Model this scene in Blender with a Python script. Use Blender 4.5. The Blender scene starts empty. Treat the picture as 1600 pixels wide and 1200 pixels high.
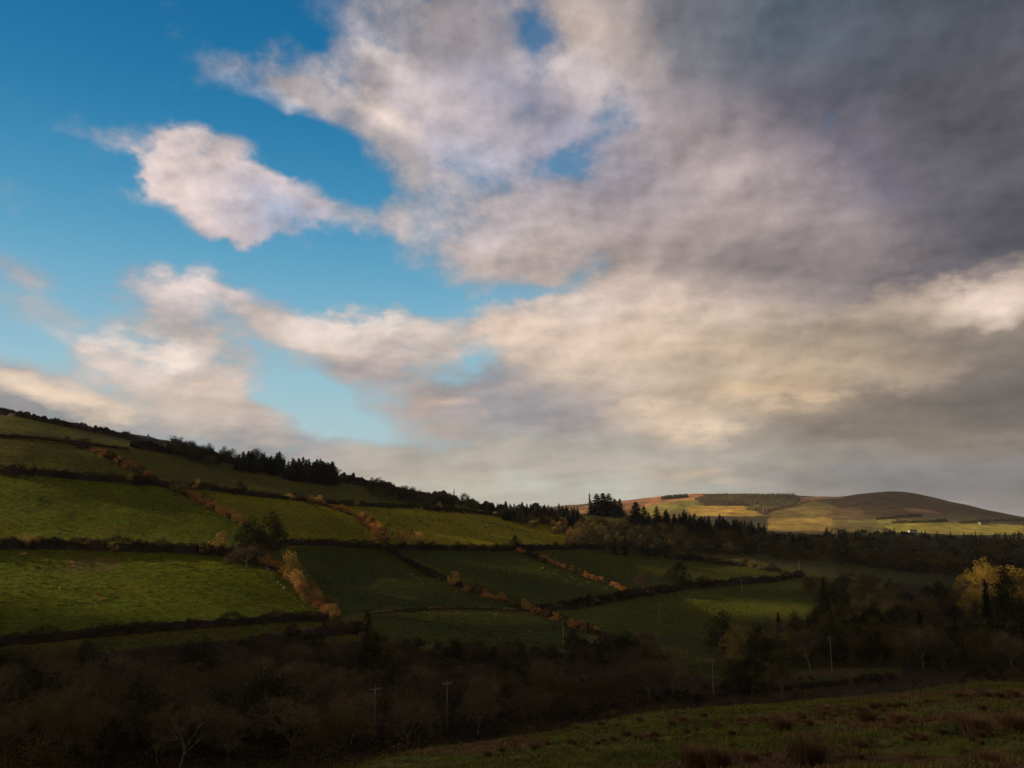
import bpy, math, random
import numpy as np
from mathutils import Vector, Matrix
rad = math.radians
S = bpy.context.scene
C = S.collection
rng = np.random.default_rng(7)
random.seed(7)

# ------------------------------------------------------------------ camera, sun, sky, exposure
F = 1256.0                      # focal length in pixels of a 1600 wide picture
PITCH = math.atan(195.0/F)      # horizon sits at row 795 of 1200
cam = bpy.data.cameras.new('camera'); camo = bpy.data.objects.new('camera', cam); C.objects.link(camo)
camo.location = (0, 0, 0); camo.rotation_euler = (rad(90)+PITCH, 0, 0)
cam.sensor_width = 36.0; cam.lens = 36.0*F/1600.0
cam.clip_start = 0.5; cam.clip_end = 40000
S.camera = camo
S.view_settings.view_transform = 'Standard'; S.view_settings.look = 'None'
S.view_settings.gamma = 1; S.view_settings.exposure = 0.0
S.render.resolution_x = 1024; S.render.resolution_y = 768

SUN_AZ = rad(-88); SUN_EL = rad(17)   # azimuth from +Y, negative to the left
SUNV = np.array([math.sin(SUN_AZ)*math.cos(SUN_EL), math.cos(SUN_AZ)*math.cos(SUN_EL), math.sin(SUN_EL)])
sl = bpy.data.lights.new('sun', 'SUN'); sl.energy = 5.0; sl.angle = rad(0.5); sl.color = (1.0, 0.77, 0.50)
so = bpy.data.objects.new('sun', sl); C.objects.link(so)
so.rotation_euler = Vector(SUNV).to_track_quat('Z', 'Y').to_euler()

def pix_dir(px, py):
    px = np.asarray(px, float); py = np.asarray(py, float)
    a = (px-800)/F; b = -(py-600)/F
    c, s = math.cos(PITCH), math.sin(PITCH)
    x = a; y = c - s*b; z = s + c*b
    return x, y, z
def pix_ang(px, py):            # azimuth and tangent of elevation
    x, y, z = pix_dir(px, py)
    return np.arctan2(x, y), z/np.hypot(x, y)
def project(P):                 # world -> pixel of the 1600x1200 picture
    x, y, z = P[..., 0], P[..., 1], P[..., 2]
    c, s = math.cos(PITCH), math.sin(PITCH)
    d = c*y + s*z; u = -s*y + c*z
    return 800+F*x/d, 600-F*u/d
def lin(c, k=1.0):
    out = []
    for v in c:
        v = v/255.0
        out.append(k*(v/12.92 if v <= 0.04045 else ((v+0.055)/1.055)**2.4))
    return tuple(out)

#SKY-BEGIN
W = bpy.data.worlds.new('World'); S.world = W; W.use_nodes = True
nt = W.node_tree; nt.nodes.clear(); L = nt.links
def N(t, **k):
    n = nt.nodes.new(t)
    for a, b in k.items():
        if a == 'inp':
            for i, v in b.items():
                if hasattr(v, 'is_output'): L.new(v, n.inputs[i])
                else: n.inputs[i].default_value = v
        else: setattr(n, a, b)
    return n
def M(op, a, b=None, c=None, clamp=False):
    d = {0: a}
    if b is not None: d[1] = b
    if c is not None: d[2] = c
    return N('ShaderNodeMath', operation=op, use_clamp=clamp, inp=d).outputs[0]
tc = N('ShaderNodeTexCoord')
gen = tc.outputs['Generated']
sep = N('ShaderNodeSeparateXYZ', inp={0: gen})
X, Y, Z = sep.outputs
az = M('ARCTAN2', X, Y)
el = M('ARCSINE', Z)
def skyang(px, py):
    a, t = pix_ang(px, py)
    return float(a), float(np.arctan(t))
# fractal noises over the sky, stretched sideways so that clouds flatten towards the horizon
zz = M('MULTIPLY', M('LOGARITHM', M('ADD', M('MAXIMUM', Z, -.15), .30), math.e), .95)
mp = N('ShaderNodeCombineXYZ', inp={0: X, 1: Y, 2: zz})
def noise(scale, detail, rough, off=(0, 0, 0), dist=0.0, vec=None):
    v = N('ShaderNodeVectorMath', operation='ADD', inp={0: vec or mp.outputs[0], 1: off}).outputs[0]
    n = N('ShaderNodeTexNoise', inp={'Vector': v, 'Scale': scale, 'Detail': detail, 'Roughness': rough, 'Distortion': dist})
    return n
n_w1 = noise(4.5, 5, 0.55, (3.1, 0, 0))
n_w2 = noise(4.5, 5, 0.55, (0, 7.3, 1.0))
n_w3 = noise(12, 6, 0.6, (1.3, 4.0, 2.0))
wx = M('ADD', M('MULTIPLY_ADD', n_w1.outputs[0], 0.08, -0.045), M('MULTIPLY_ADD', n_w3.outputs[0], 0.13, -0.07))
wy = M('ADD', M('MULTIPLY_ADD', n_w2.outputs[0], 0.06, -0.030), M('MULTIPLY_ADD', n_w3.outputs[0], -0.07, 0.035))
wv = N('ShaderNodeCombineXYZ', inp={0: M('ADD', az, wx), 1: M('ADD', el, wy), 2: 0.0}).outputs[0]
def blobw(cx, cy, rx, ry, rot):
    a, e = skyang(cx, cy)
    m = N('ShaderNodeMapping', vector_type='TEXTURE', inp={0: wv, 'Location': (a, e, 0), 'Rotation': (0, 0, rad(rot)), 'Scale': (rx/F, ry/F, 1)})
    g = N('ShaderNodeTexGradient', gradient_type='SPHERICAL', inp={0: m.outputs[0]})
    return g.outputs['Fac']
# --- how much cloud lies where: (px, py, half width, half height, turn, weight)
BL = [
 (1330, 200, 900, 620, 0, 2.6), (1150, 640, 800, 260, 0, 2.2), (1750, 500, 900, 900, 0, 2.0),
 (900, 20, 420, 190, -12, 1.5), (840, 230, 300, 150, -24, 1.35), (650, 180, 300, 80, -14, 1.45), (450, 160, 180, 46, -16, 1.1), (430, 120, 70, 60, 0, .35),
 (580, 80, 150, 70, -30, .75), (700, 10, 220, 60, 0, .6), (760, 180, 200, 90, -15, .6),
 (350, 308, 150, 95, -4, 2.0), (325, 335, 90, 75, -50, .9), (300, 280, 100, 55, -10, .7), (455, 325, 110, 50, -10, .8), (520, 330, 80, 26, -14, .6), (210, 296, 60, 24, 10, .7), (400, 255, 60, 24, 0, -.5), (230, 360, 90, 40, -40, -.5), (420, 385, 90, 30, 10, -.5), (1000, 120, 300, 100, 0, .4), (285, 208, 150, 44, 6, 1.3), (245, 250, 60, 60, 0, .7),
 (800, 400, 230, 180, -10, 1.4), (710, 350, 190, 130, -10, 1.2), (680, 290, 170, 80, -22, .9),
 (295, 475, 150, 66, -5, 1.35), (400, 520, 150, 60, -8, .7), (520, 562, 200, 56, -4, 1.2), (610, 510, 110, 60, 0, 1.1), (480, 482, 90, 40, 0, .45),
 (170, 565, 210, 60, -30, 1.2), (260, 570, 140, 90, 0, 1.2), (320, 520, 120, 70, 0, .7), (400, 560, 140, 50, 0, .6), (330, 680, 240, 50, 0, .9), (480, 690, 160, 24, -6, .6), (600, 560, 200, 70, 0, .7), (40, 600, 200, 50, -14, .6), (60, 630, 220, 66, -14, 1.35), (330, 620, 170, 75, -6, 1.2), (220, 650, 300, 46, -6, 1.0), (400, 690, 170, 26, -3, .5),
 (730, 615, 260, 110, 0, 1.3), (640, 650, 170, 55, -12, .9), (850, 745, 640, 80, 0, 1.3), (600, 720, 160, 26, -3, .7), (480, 640, 60, 24, -20, .35), (425, 605, 60, 26, -20, .3),
 (70, 440, 110, 16, -5, .45), (20, 415, 80, 14, -5, .4),
 (825, 85, 76, 56, -35, -.85), (950, 175, 100, 46, 30, -.7), (890, 240, 90, 40, 20, -.25), (1290, 195, 110, 44, 20, -.85), (1575, 60, 100, 70, 0, -.9), (600, 60, 120, 80, -20, -.5), (520, 260, 300, 50, -16, -.5), (690, 430, 120, 50, 0, -.5), (650, 590, 80, 30, 0, -.4), (420, 580, 120, 40, -10, -.6), (300, 500, 60, 30, 0, -.4), (420, 640, 90, 40, -30, -.7), (160, 520, 110, 30, -20, -.4), (560, 690, 160, 40, -4, -.6), (380, 540, 70, 30, -20, -.5), (130, 600, 110, 26, -20, -.5),
 (722, 566, 80, 46, 0, -.9), (890, 425, 150, 50, 8, -.8), (770, 462, 160, 34, 5, -.7), (490, 620, 170, 70, -18, -1.2), (620, 460, 260, 70, 0, -.8), (570, 370, 140, 100, 0, -.6), (440, 240, 170, 50, -14, -.7), (300, 405, 260, 40, 0, -.6), (100,540,200,40,-20,-.5), (690,255,110,40,-10,-.5), (870,255,80,40,0,-.8),
]
acc = M('MULTIPLY', az, 0.0)
for (cx, cy, rx, ry, ro, w) in [q for q in BL if q[5] > 0]:
    acc = M('MULTIPLY_ADD', blobw(cx, cy, rx, ry, ro), w, acc)
acc = M('MINIMUM', acc, N('ShaderNodeMapRange', interpolation_type='SMOOTHSTEP', inp={0: az, 1: .02, 2: .28, 3: 1.35, 4: 1.95}).outputs[0])
for (cx, cy, rx, ry, ro, w) in [q for q in BL if q[5] < 0]:
    acc = M('MULTIPLY_ADD', blobw(cx, cy, rx, ry, ro), w, acc)
n_d = noise(6.0, 8, 0.52, (1.7, 2.2, 0.4), 0.0)
n_s = noise(3.4, 4, 0.5, (5.1, 0.2, 0.4))
back = M('ADD', N('ShaderNodeMapRange', interpolation_type='SMOOTHSTEP', inp={0: M('ABSOLUTE', az), 1: .65, 2: 1.2, 3: 0.0, 4: 1.2}).outputs[0], N('ShaderNodeMapRange', interpolation_type='SMOOTHSTEP', inp={0: el, 1: .66, 2: 1.0, 3: 0.0, 4: 1.2}).outputs[0])
n_e = noise(13.0, 9, 0.58, (0.3, 1.2, 3.4), 0.0)
n_e2 = noise(13.0, 9, 0.58, (0.3+.010, 1.2, 3.4-.012), 0.0)
dens = M('ADD', M('ADD', acc, back), M('ADD', M('MULTIPLY_ADD', n_d.outputs[0], 1.7, -0.85), M('MULTIPLY_ADD', n_e.outputs[0], 2.0, -1.0)))
alpha = N('ShaderNodeMapRange', interpolation_type='SMOOTHSTEP', inp={0: dens, 1: 0.08, 2: 1.30, 3: 0.0, 4: 1.0}).outputs[0]
veil = N('ShaderNodeMapRange', interpolation_type='SMOOTHSTEP', inp={0: az, 1: -.10, 2: .16, 3: 0.0, 4: 0.36}).outputs[0]
alpha = M('MAXIMUM', alpha, M('MULTIPLY', veil, M('MULTIPLY_ADD', n_e.outputs[0], 1.6, 0.5)))
# --- clear air
sky = N('ShaderNodeTexSky', sky_type='NISHITA', sun_disc=False, sun_elevation=SUN_EL, sun_rotation=SUN_AZ, altitude=200, air_density=1.0, dust_density=0.6, ozone_density=2.0)
rmp = N('ShaderNodeValToRGB', inp={0: M('MULTIPLY', el, 1/0.75)})
cr = rmp.color_ramp; cr.interpolation = 'B_SPLINE'
stops = [(0.0, (190, 212, 212)), (0.10, (182, 208, 212)), (0.24, (146, 194, 212)), (0.42, (76, 158, 198)), (0.62, (12, 116, 166)), (0.85, (6, 98, 150)), (1.0, (6, 76, 126))]
cr.elements[0].position = 0; cr.elements[0].color = (*lin(stops[0][1]), 1)
cr.elements[1].position = 1; cr.elements[1].color = (*lin(stops[-1][1]), 1)
for p_, c_ in stops[1:-1]:
    e = cr.elements.new(p_); e.color = (*lin(c_), 1)
clear10 = N('ShaderNodeVectorMath', operation='SCALE', inp={0: rmp.outputs[0], 'Scale': 10.0}).outputs[0]
clear = N('ShaderNodeMix', data_type='RGBA', inp={0: 0.07, 6: clear10, 7: sky.outputs[0]}).outputs[2]
# --- cloud colour: broad tones laid over one another
CB = [
 (1000, -50, 600, 260, 0, (140, 132, 136), .9), (1450, 60, 560, 330, -10, (78, 88, 98), 1.0), (1550, 300, 480, 330, 0, (86, 82, 88), 1.0),
 (1250, 300, 300, 180, -30, (112, 106, 116), .8), (1050, 330, 330, 200, -25, (172, 156, 154), .9), (820, 210, 300, 130, -20, (150, 146, 160), .8),
 (640, 160, 220, 70, -12, (192, 180, 182), .7), (900, 60, 160, 90, -20, (180, 164, 156), .7), (880,130,140,50,-20,(190,178,178),.6),
 (320, 290, 240, 110, -8, (212, 194, 190), 1.0), (430, 345, 150, 70, -12, (160, 166, 186), .7),
 (770, 400, 200, 120, 0, (196, 180, 174), .8), (1000, 420, 420, 90, 0, (164, 148, 142), .8),
 (900, 530, 500, 120, 0, (214, 190, 172), .9), (1220, 400, 260, 90, -8, (136, 124, 122), .8), (1500, 480, 240, 60, 4, (200, 176, 160), .9), (1350, 520, 420, 70, 0, (180, 160, 140), .8),
 (1400, 620, 480, 130, 0, (112, 102, 92), 1.0), (1560, 560, 160, 80, 0, (118, 106, 96), .6), (1100, 610, 260, 60, -5, (184, 160, 134), .8), (1180, 570, 300, 50, -3, (196, 172, 146), .7), (960, 600, 300, 60, -3, (200, 180, 162), .6), (1070, 668, 170, 34, -4, (226, 200, 174), .8), (1180, 606, 110, 22, -6, (206, 178, 146), .8),
 (1250, 700, 330, 60, 0, (128, 118, 106), .8), (850, 735, 560, 80, 0, (176, 168, 154), .9), (1500, 760, 380, 60, 0, (124, 122, 124), .9), (1080, 752, 90, 30, 0, (202, 180, 156), .8), (1160,765,200,26,0,(146,142,136),.7),
 (880, 770, 380, 30, 0, (184, 184, 172), .7), (650, 650, 130, 50, 0, (182, 160, 146), .7), (760, 640, 220, 60, 0, (146, 140, 142), .7), (700, 590, 130, 40, 0, (140, 138, 144), .7),
 (540, 540, 240, 80, 0, (200, 182, 170), .8), (560, 590, 240, 36, 0, (160, 148, 146), .7), (230, 580, 260, 100, -15, (196, 180, 170), .8), (40, 620, 240, 60, -5, (176, 162, 152), .8), (20, 655, 320, 44, -5, (132, 130, 132), .9),
 (320, 690, 260, 44, 0, (138, 138, 142), .8), (330, 630, 180, 60, 0, (186, 170, 158), .7), (1520, 470, 90, 40, 0, (216, 194, 178), .7),
 (240, 548, 110, 34, -10, (226, 208, 196), .8), (130, 545, 110, 26, -20, (214, 196, 186), .6), (60, 612, 130, 26, -12, (214, 192, 170), .8), (300, 600, 120, 30, 0, (210, 190, 176), .7), (300, 462, 120, 34, -6, (214, 198, 194), .7), (500, 525, 150, 30, -6, (216, 200, 190), .7), (600, 508, 70, 26, 0, (220, 204, 192), .7), (620, 545, 90, 26, 0, (170, 160, 156), .6), (690, 640, 60, 20, 0, (196, 168, 150), .5),
 (740, 478, 120, 30, -4, (216, 200, 190), .7), (860, 480, 160, 40, 0, (214, 196, 184), .6), (600, 95, 130, 36, -34, (206, 194, 192), .7), (400, 160, 90, 26, -14, (214, 204, 206), .8), (590, 185, 110, 30, -24, (220, 202, 192), .7), (730, 250, 160, 46, -14, (176, 172, 184), .6), (740, 330, 170, 70, 0, (186, 174, 176), .7), (1240, 600, 90, 26, -6, (186, 160, 132), .6), (1560, 620, 140, 60, 0, (104, 96, 92), .7),
]
col = N('ShaderNodeRGB'); col.outputs[0].default_value = (*lin((165, 156, 156)), 1)
colo = col.outputs[0]
for (cx, cy, rx, ry, ro, c_, w) in CB:
    f = M('MULTIPLY', blobw(cx, cy, rx, ry, ro), 1.7*w, clamp=True)
    colo = N('ShaderNodeMix', data_type='RGBA', inp={0: f, 6: colo, 7: (*lin(c_), 1)}).outputs[2]
# fine light and shade within the clouds, brighter towards the sun at the left
n_a = noise(6.0, 6, 0.47, (1.7, 2.2, 0.4), 0.0)
n_b = noise(6.0, 6, 0.47, (1.7+.025, 2.2, 0.4-.030), 0.0)
relief = M('SUBTRACT', n_a.outputs[0], n_b.outputs[0])
lum = M('ADD', M('MULTIPLY_ADD', relief, 1.3, 1.13), M('MULTIPLY_ADD', n_e.outputs[0], 0.24, -0.12))
lum = M('ADD', lum, M('MULTIPLY', M('MULTIPLY', M('SUBTRACT', n_e.outputs[0], n_e2.outputs[0]), 1.2), N('ShaderNodeMapRange', inp={0: el, 1: 0.02, 2: .34, 3: .25, 4: 1.0}).outputs[0]))
lum = M('ADD', lum, M('MULTIPLY_ADD', n_s.outputs[0], 0.45, -0.225))
thin = M('MULTIPLY_ADD', alpha, 0.12, 0.90)
lum = M('MULTIPLY', lum, M('MULTIPLY', thin, 10.0))
cl = N('ShaderNodeVectorMath', operation='SCALE', inp={0: colo, 'Scale': lum}).outputs[0]
full = N('ShaderNodeMix', data_type='RGBA', inp={0: M('MULTIPLY', alpha, 0.97), 6: clear, 7: cl}).outputs[2]
# sky out of view dimmed and warmed to set the light in the shade
dk1 = N('ShaderNodeMapRange', interpolation_type='SMOOTHSTEP', inp={0: M('ABSOLUTE', az), 1: .62, 2: 1.25, 3: 1.0, 4: 0.52}).outputs[0]
dk2 = N('ShaderNodeMapRange', interpolation_type='SMOOTHSTEP', inp={0: el, 1: .66, 2: 1.1, 3: 1.0, 4: 0.50}).outputs[0]
dk = M('MULTIPLY', dk1, dk2)
warm = N('ShaderNodeMix', data_type='RGBA', blend_type='MULTIPLY', inp={0: M('SUBTRACT', 1.0, dk), 6: full, 7: (1.12, .90, .55, 1)}).outputs[2]
fin = N('ShaderNodeVectorMath', operation='SCALE', inp={0: warm, 'Scale': dk}).outputs[0]
bg = N('ShaderNodeBackground', inp={0: fin, 1: 0.1})
L.new(bg.outputs[0], N('ShaderNodeOutputWorld').inputs[0])
W.cycles.sampling_method = 'MANUAL'; W.cycles.sample_map_resolution = 512
#SKY-END
HAZE_D = 5e-5

# ------------------------------------------------------------------ terrain function
def tpt(px, r, py): a, t = pix_ang(px, py); return (float(a), r, float(t))
def zpt(azd, r, z): return (rad(azd), r, z/r)
CP = []
def colm(px, *rp):
    for r, py in rp: CP.append(tpt(px, r, py))
colm(0, (110, 1215), (160, 1120), (225, 1020), (290, 910), (340, 850), (430, 742), (495, 683), (560, 648))
colm(200, (115, 1205), (165, 1110), (230, 1000), (290, 912), (340, 855), (430, 758), (500, 705), (560, 690))
colm(400, (120, 1200), (170, 1100), (240, 995), (300, 915), (345, 862), (440, 780), (540, 738), (590, 728))
colm(560, (125, 1180), (180, 1075), (245, 1000), (320, 925), (390, 862), (480, 795), (590, 758), (650, 750))
colm(700, (150, 1140), (240, 1020), (310, 950), (400, 880), (470, 835), (560, 797), (660, 784))
colm(850, (155, 1125), (245, 1010), (330, 955), (420, 895), (500, 853), (600, 822), (700, 802))
colm(980, (165, 1110), (260, 1010), (350, 958), (430, 925), (540, 872), (660, 828), (760, 808))
colm(1100, (195, 1090), (280, 1030), (390, 975), (460, 928), (620, 868), (760, 838), (900, 825))
colm(1200, (215, 1075), (300, 1030), (420, 965), (500, 918), (650, 876), (900, 848), (1300, 836))
colm(1300, (240, 1055), (320, 1022), (430, 968), (560, 908), (760, 870), (1100, 850), (1700, 838))
colm(1450, (240, 1060), (330, 1015), (470, 955), (640, 900), (900, 868), (1300, 852), (1900, 838))
colm(1600, (235, 1062), (330, 1015), (480, 955), (700, 895), (1000, 866), (1400, 850), (2000, 838))
# near field falling away from the camera
colm(1600, (30, 1200), (50, 1132), (80, 1085), (105, 1068))
colm(1300, (32, 1200), (52, 1135), (78, 1100), (95, 1093))
colm(1450, (31, 1200), (50, 1136), (82, 1090), (100, 1079))
colm(560, (42, 1214), (50, 1202))
colm(1000, (36, 1200), (55, 1145), (72, 1122), (82, 1117))
colm(700, (44, 1196), (54, 1176), (64, 1169))
for a in (-33, -20): CP += [zpt(a, 30, -14), zpt(a, 60, -30)]
for px, r, py in ((1600, 145, 1094), (1450, 135, 1104), (1300, 125, 1114), (1000, 110, 1142), (800, 98, 1172), (700, 90, 1196), (560, 70, 1225)): CP.append(tpt(px, r, py))
for a in range(-180, 180, 45): CP += [zpt(a, 2, -1.75)]
for a in (-33, 0, 33): CP.append(zpt(a, 10, -4.2))
# behind the first crest, then the plain and the far hill
for a, z in ((-32, 66), (-25, 52), (-18, 30), (-11, 8), (-5, -8)):
    CP += [zpt(a, 800, z-8), zpt(a, 1300, z*0.3-25), zpt(a, 2200, -60), zpt(a, 3400, -60)]
for px, z in ((980, -20), (1100, -38)): CP += [zpt(math.degrees(pix_ang(px, 800)[0]), 1400, z-25)]
RIDGE = [(860, 794), (920, 789), (975, 784), (1030, 777), (1080, 773), (1160, 772), (1240, 773), (1300, 778), (1345, 774), (1385, 770), (1420, 772), (1460, 781), (1510, 791), (1560, 800), (1620, 812)]
for px, py in RIDGE:
    CP += [tpt(px, 3700, py), tpt(px, 3300, py*0.62+828*0.38), tpt(px, 2900, py*0.25+828*.75), tpt(px, 2450, 833), tpt(px, 4300, py+7), tpt(px, 5200, max(py+22, 812))]
for a in range(-40, 61, 10): CP += [zpt(a, 7000, -110)]
for a in (40, 50): CP += [zpt(a, 60, -16), zpt(a, 200, -50), zpt(a, 600, -48), zpt(a, 2000, -75), zpt(a, 3700, -75)]
CP += [zpt(-45, 60, -26), zpt(-45, 150, -36), zpt(-45, 300, -20), zpt(-45, 500, 10), zpt(-45, 800, 22), zpt(-45, 2500, -40), zpt(-45, 7000, -110)]
CP += [zpt(-62, 60, -22), zpt(-62, 150, -36), zpt(-62, 300, -22), zpt(-62, 500, 2), zpt(-62, 800, 10), zpt(-62, 2500, -40), zpt(-62, 7000, -110)]
for a in (-90, -135, 180, 135, 90):
    CP += [zpt(a, 40, -8 if abs(a) == 90 else 2), zpt(a, 200, -25 if abs(a) == 90 else 15), zpt(a, 900, -20 if abs(a) == 90 else 30), zpt(a, 3000, -60), zpt(a, 7000, -110)]
CP = np.array(CP)
SA, SR = rad(8.0), 0.36
def _wrap(a): return a
K = np.stack([CP[:, 0]/SA, np.log(CP[:, 1])/SR], 1)
def kern(d2): return 0.5*d2*np.log(d2+1e-9)
nK = len(K)
D2 = ((K[:, None]-K[None])**2).sum(-1)
A = np.zeros((nK+3, nK+3)); A[:nK, :nK] = kern(D2) + np.eye(nK)*0.04
A[:nK, nK] = 1; A[:nK, nK+1:] = K; A[nK:, :nK] = A[:nK, nK:].T
WT = np.linalg.solve(A, np.concatenate([CP[:, 2], np.zeros(3)]))
def hsh(i, j, s):
    n = (i*374761393 + j*668265263 + s*1274126177) & 0xffffffff
    n = ((n ^ (n >> 13))*1274126177) & 0xffffffff
    return ((n ^ (n >> 16)) & 0xffff)/65535.0
def vnoise(x, y, s=0):
    xi = np.floor(x).astype(np.int64); yi = np.floor(y).astype(np.int64)
    fx = x-xi; fy = y-yi; fx = fx*fx*(3-2*fx); fy = fy*fy*(3-2*fy)
    a = hsh(xi, yi, s); b = hsh(xi+1, yi, s); c = hsh(xi, yi+1, s); d = hsh(xi+1, yi+1, s)
    return (a+(b-a)*fx)*(1-fy)+(c+(d-c)*fx)*fy
def fbm(x, y, s=0, o=4):
    r = 0; a = .5
    for k in range(o):
        r = r+a*vnoise(x*2**k, y*2**k, s+k*17); a *= .5
    return r-0.5
def t_base(az_, r):
    q = np.stack([np.ravel(az_)/SA, np.log(np.ravel(r))/SR], 1)
    out = np.empty(len(q))
    for i in range(0, len(q), 20000):
        b = q[i:i+20000]
        d2 = ((b[:, None]-K[None])**2).sum(-1)
        out[i:i+20000] = kern(d2)@WT[:nK] + WT[nK] + b@WT[nK+1:]
    return out.reshape(np.shape(az_))
def relief_z(x, y, r):
    z = fbm(x/70, y/70, 3, 4)*np.clip((r-60)/250, 0, 1)*5.0 + fbm(x/420, y/420, 9, 5)*np.clip((r-900)/1500, 0, 1)*34
    near = np.clip(1-(r-20)/110, 0, 1)
    z = z + near*(fbm(x/5.0, y/5.0, 21, 3)*0.9 + np.abs(fbm(x/1.3, y/1.3, 33, 3))*0.55)*np.clip((r-4)/12, 0, 1)
    z = z + fbm(x/2.5, y/2.5, 44, 3)*0.35*np.clip((r-100)/80, 0, 1)*np.clip((1200-r)/400, 0, 1)
    return z
def ground(x, y):
    x = np.asarray(x, float); y = np.asarray(y, float)
    r = np.maximum(np.hypot(x, y), 1.5); a = np.arctan2(x, y)
    return t_base(a, r)*r + relief_z(x, y, r)
RS = np.exp(np.linspace(math.log(24), math.log(5200), 420))
def cast(px, py, rmin=24):
    """points of the terrain met by the sight lines through the given pixels"""
    px = np.atleast_1d(np.asarray(px, float)); py = np.atleast_1d(np.asarray(py, float))
    a, t = pix_ang(px, py); out = []
    R_ = RS[RS >= rmin]
    for i in range(0, len(a), 200):
        aa = np.repeat(a[i:i+200, None], len(R_), 1); rr = np.repeat(R_[None], aa.shape[0], 0)
        x = rr*np.sin(aa); y = rr*np.cos(aa)
        T = ground(x, y)/rr; tt = t[i:i+200, None]
        hit = T >= tt
        idx = np.where(hit.any(1), hit.argmax(1), T.argmax(1))
        idx = np.maximum(idx, 1)
        k = np.arange(len(idx))
        t0 = T[k, idx-1]; t1 = T[k, idx]
        f = np.clip(np.where(np.abs(t1-t0) > 1e-9, (tt[:, 0]-t0)/(t1-t0+1e-12), 1), 0, 1)
        r = R_[idx-1]+(R_[idx]-R_[idx-1])*f
        out.append(np.stack([r*np.sin(aa[:, 0]), r*np.cos(aa[:, 0])], 1))
    P = np.concatenate(out)
    return np.column_stack([P, ground(P[:, 0], P[:, 1])])

# ------------------------------------------------------------------ helpers
def mesh(name, V, polys, mats=(), midx=None, smooth=False):
    me = bpy.data.meshes.new(name)
    V = np.asarray(V, np.float32)
    polys = [np.asarray(p, np.int32) for p in polys if len(p)]
    tot = np.concatenate([np.full(len(p), p.shape[1], np.int32) for p in polys])
    lp = np.concatenate([p.ravel() for p in polys])
    me.vertices.add(len(V)); me.vertices.foreach_set('co', V.ravel())
    me.loops.add(len(lp)); me.loops.foreach_set('vertex_index', lp)
    me.polygons.add(len(tot)); st = np.concatenate([[0], np.cumsum(tot)[:-1]]).astype(np.int32)
    me.polygons.foreach_set('loop_start', st); me.polygons.foreach_set('loop_total', tot)
    if midx is not None: me.polygons.foreach_set('material_index', np.asarray(midx, np.int32))
    me.polygons.foreach_set('use_smooth', np.full(len(tot), smooth))
    for m in mats: me.materials.append(m)
    me.update(calc_edges=True); me.validate()
    return me
def link(name, data, parent=None, loc=None):
    o = bpy.data.objects.new(name, data); C.objects.link(o)
    if parent: o.parent = parent
    if loc is not None: o.location = loc
    return o
def tag(o, label=None, cat=None, group=None, kind=None):
    if label: o['label'] = label
    if cat: o['category'] = cat
    if group: o['group'] = group
    if kind: o['kind'] = kind
    return o
class G:                                    # gathers vertices and faces of one mesh
    def __init__(s): s.v = []; s.f = {3: [], 4: []}; s.n = 0; s.m = {3: [], 4: []}
    def add(s, V, Fc, mi=0):
        V = np.asarray(V, float); Fc = np.asarray(Fc, int)
        s.v.append(V); s.f[Fc.shape[1]].append(Fc+s.n); s.m[Fc.shape[1]].append(np.full(len(Fc), mi)); s.n += len(V)
    def box(s, c, d, mi=0, rz=0.0):
        c = np.array(c, float); d = np.array(d, float)/2
        v = np.array([[x, y, z] for x in (-1, 1) for y in (-1, 1) for z in (-1, 1)], float)*d
        cs, sn = math.cos(rz), math.sin(rz)
        v = np.column_stack([v[:, 0]*cs-v[:, 1]*sn, v[:, 0]*sn+v[:, 1]*cs, v[:, 2]])+c
        s.add(v, [[0, 1, 3, 2], [4, 6, 7, 5], [0, 4, 5, 1], [2, 3, 7, 6], [0, 2, 6, 4], [1, 5, 7, 3]], mi)
    def tubes(s, P0, P1, R0, R1, n=5, mi=0):
        P0 = np.asarray(P0, float); P1 = np.asarray(P1, float); R0 = np.asarray(R0, float); R1 = np.asarray(R1, float)
        d = P1-P0; d /= np.linalg.norm(d, axis=1, keepdims=True)+1e-9
        up = np.where(np.abs(d[:, 2:3]) > .9, [[1., 0, 0]], [[0, 0, 1.]])
        a = np.cross(d, up); a /= np.linalg.norm(a, axis=1, keepdims=True); b = np.cross(d, a)
        th = np.arange(n)*2*math.pi/n
        ring = a[:, None]*np.cos(th)[None, :, None]+b[:, None]*np.sin(th)[None, :, None]
        v = np.concatenate([P0[:, None]+ring*R0[:, None, None], P1[:, None]+ring*R1[:, None, None]], 1).reshape(-1, 3)
        k = np.arange(len(P0))[:, None]*2*n; i = np.arange(n)[None]; j = (i+1) % n
        f = np.stack([k+i, k+j, k+n+j, k+n+i], -1).reshape(-1, 4)
        s.add(v, f, mi)
    def leaves(s, P, size, R, mi=0, aspect=0.7, flat=0.0, dirs=None):
        """little four-sided leaf sprays at P"""
        n = len(P); size = np.broadcast_to(size, (n,)).astype(float)
        a = R.normal(size=(n, 3)) if dirs is None else dirs+R.normal(size=(n, 3))*.35
        a[:, 2] *= (1-flat); a /= np.linalg.norm(a, axis=1, keepdims=True)
        b = R.normal(size=(n, 3)); b[:, 2] *= (1-flat); b -= a*(a*b).sum(1, keepdims=True); b /= np.linalg.norm(b, axis=1, keepdims=True)+1e-9
        a = a*size[:, None]/2; b = b*size[:, None]*aspect/2
        v = np.stack([P-a, P-b*R.uniform(.6, 1.3, (n, 1)), P+a, P+b], 1).reshape(-1, 3)
        s.add(v, np.arange(n*4).reshape(n, 4), mi)
    def mesh(s, name, mats, smooth=False):
        V = np.concatenate(s.v); ps = []; ms = []
        for k in (3, 4):
            if s.f[k]: ps.append(np.concatenate(s.f[k])); ms.append(np.concatenate(s.m[k]))
        return mesh(name, V, ps, mats, np.concatenate(ms), smooth)

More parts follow.
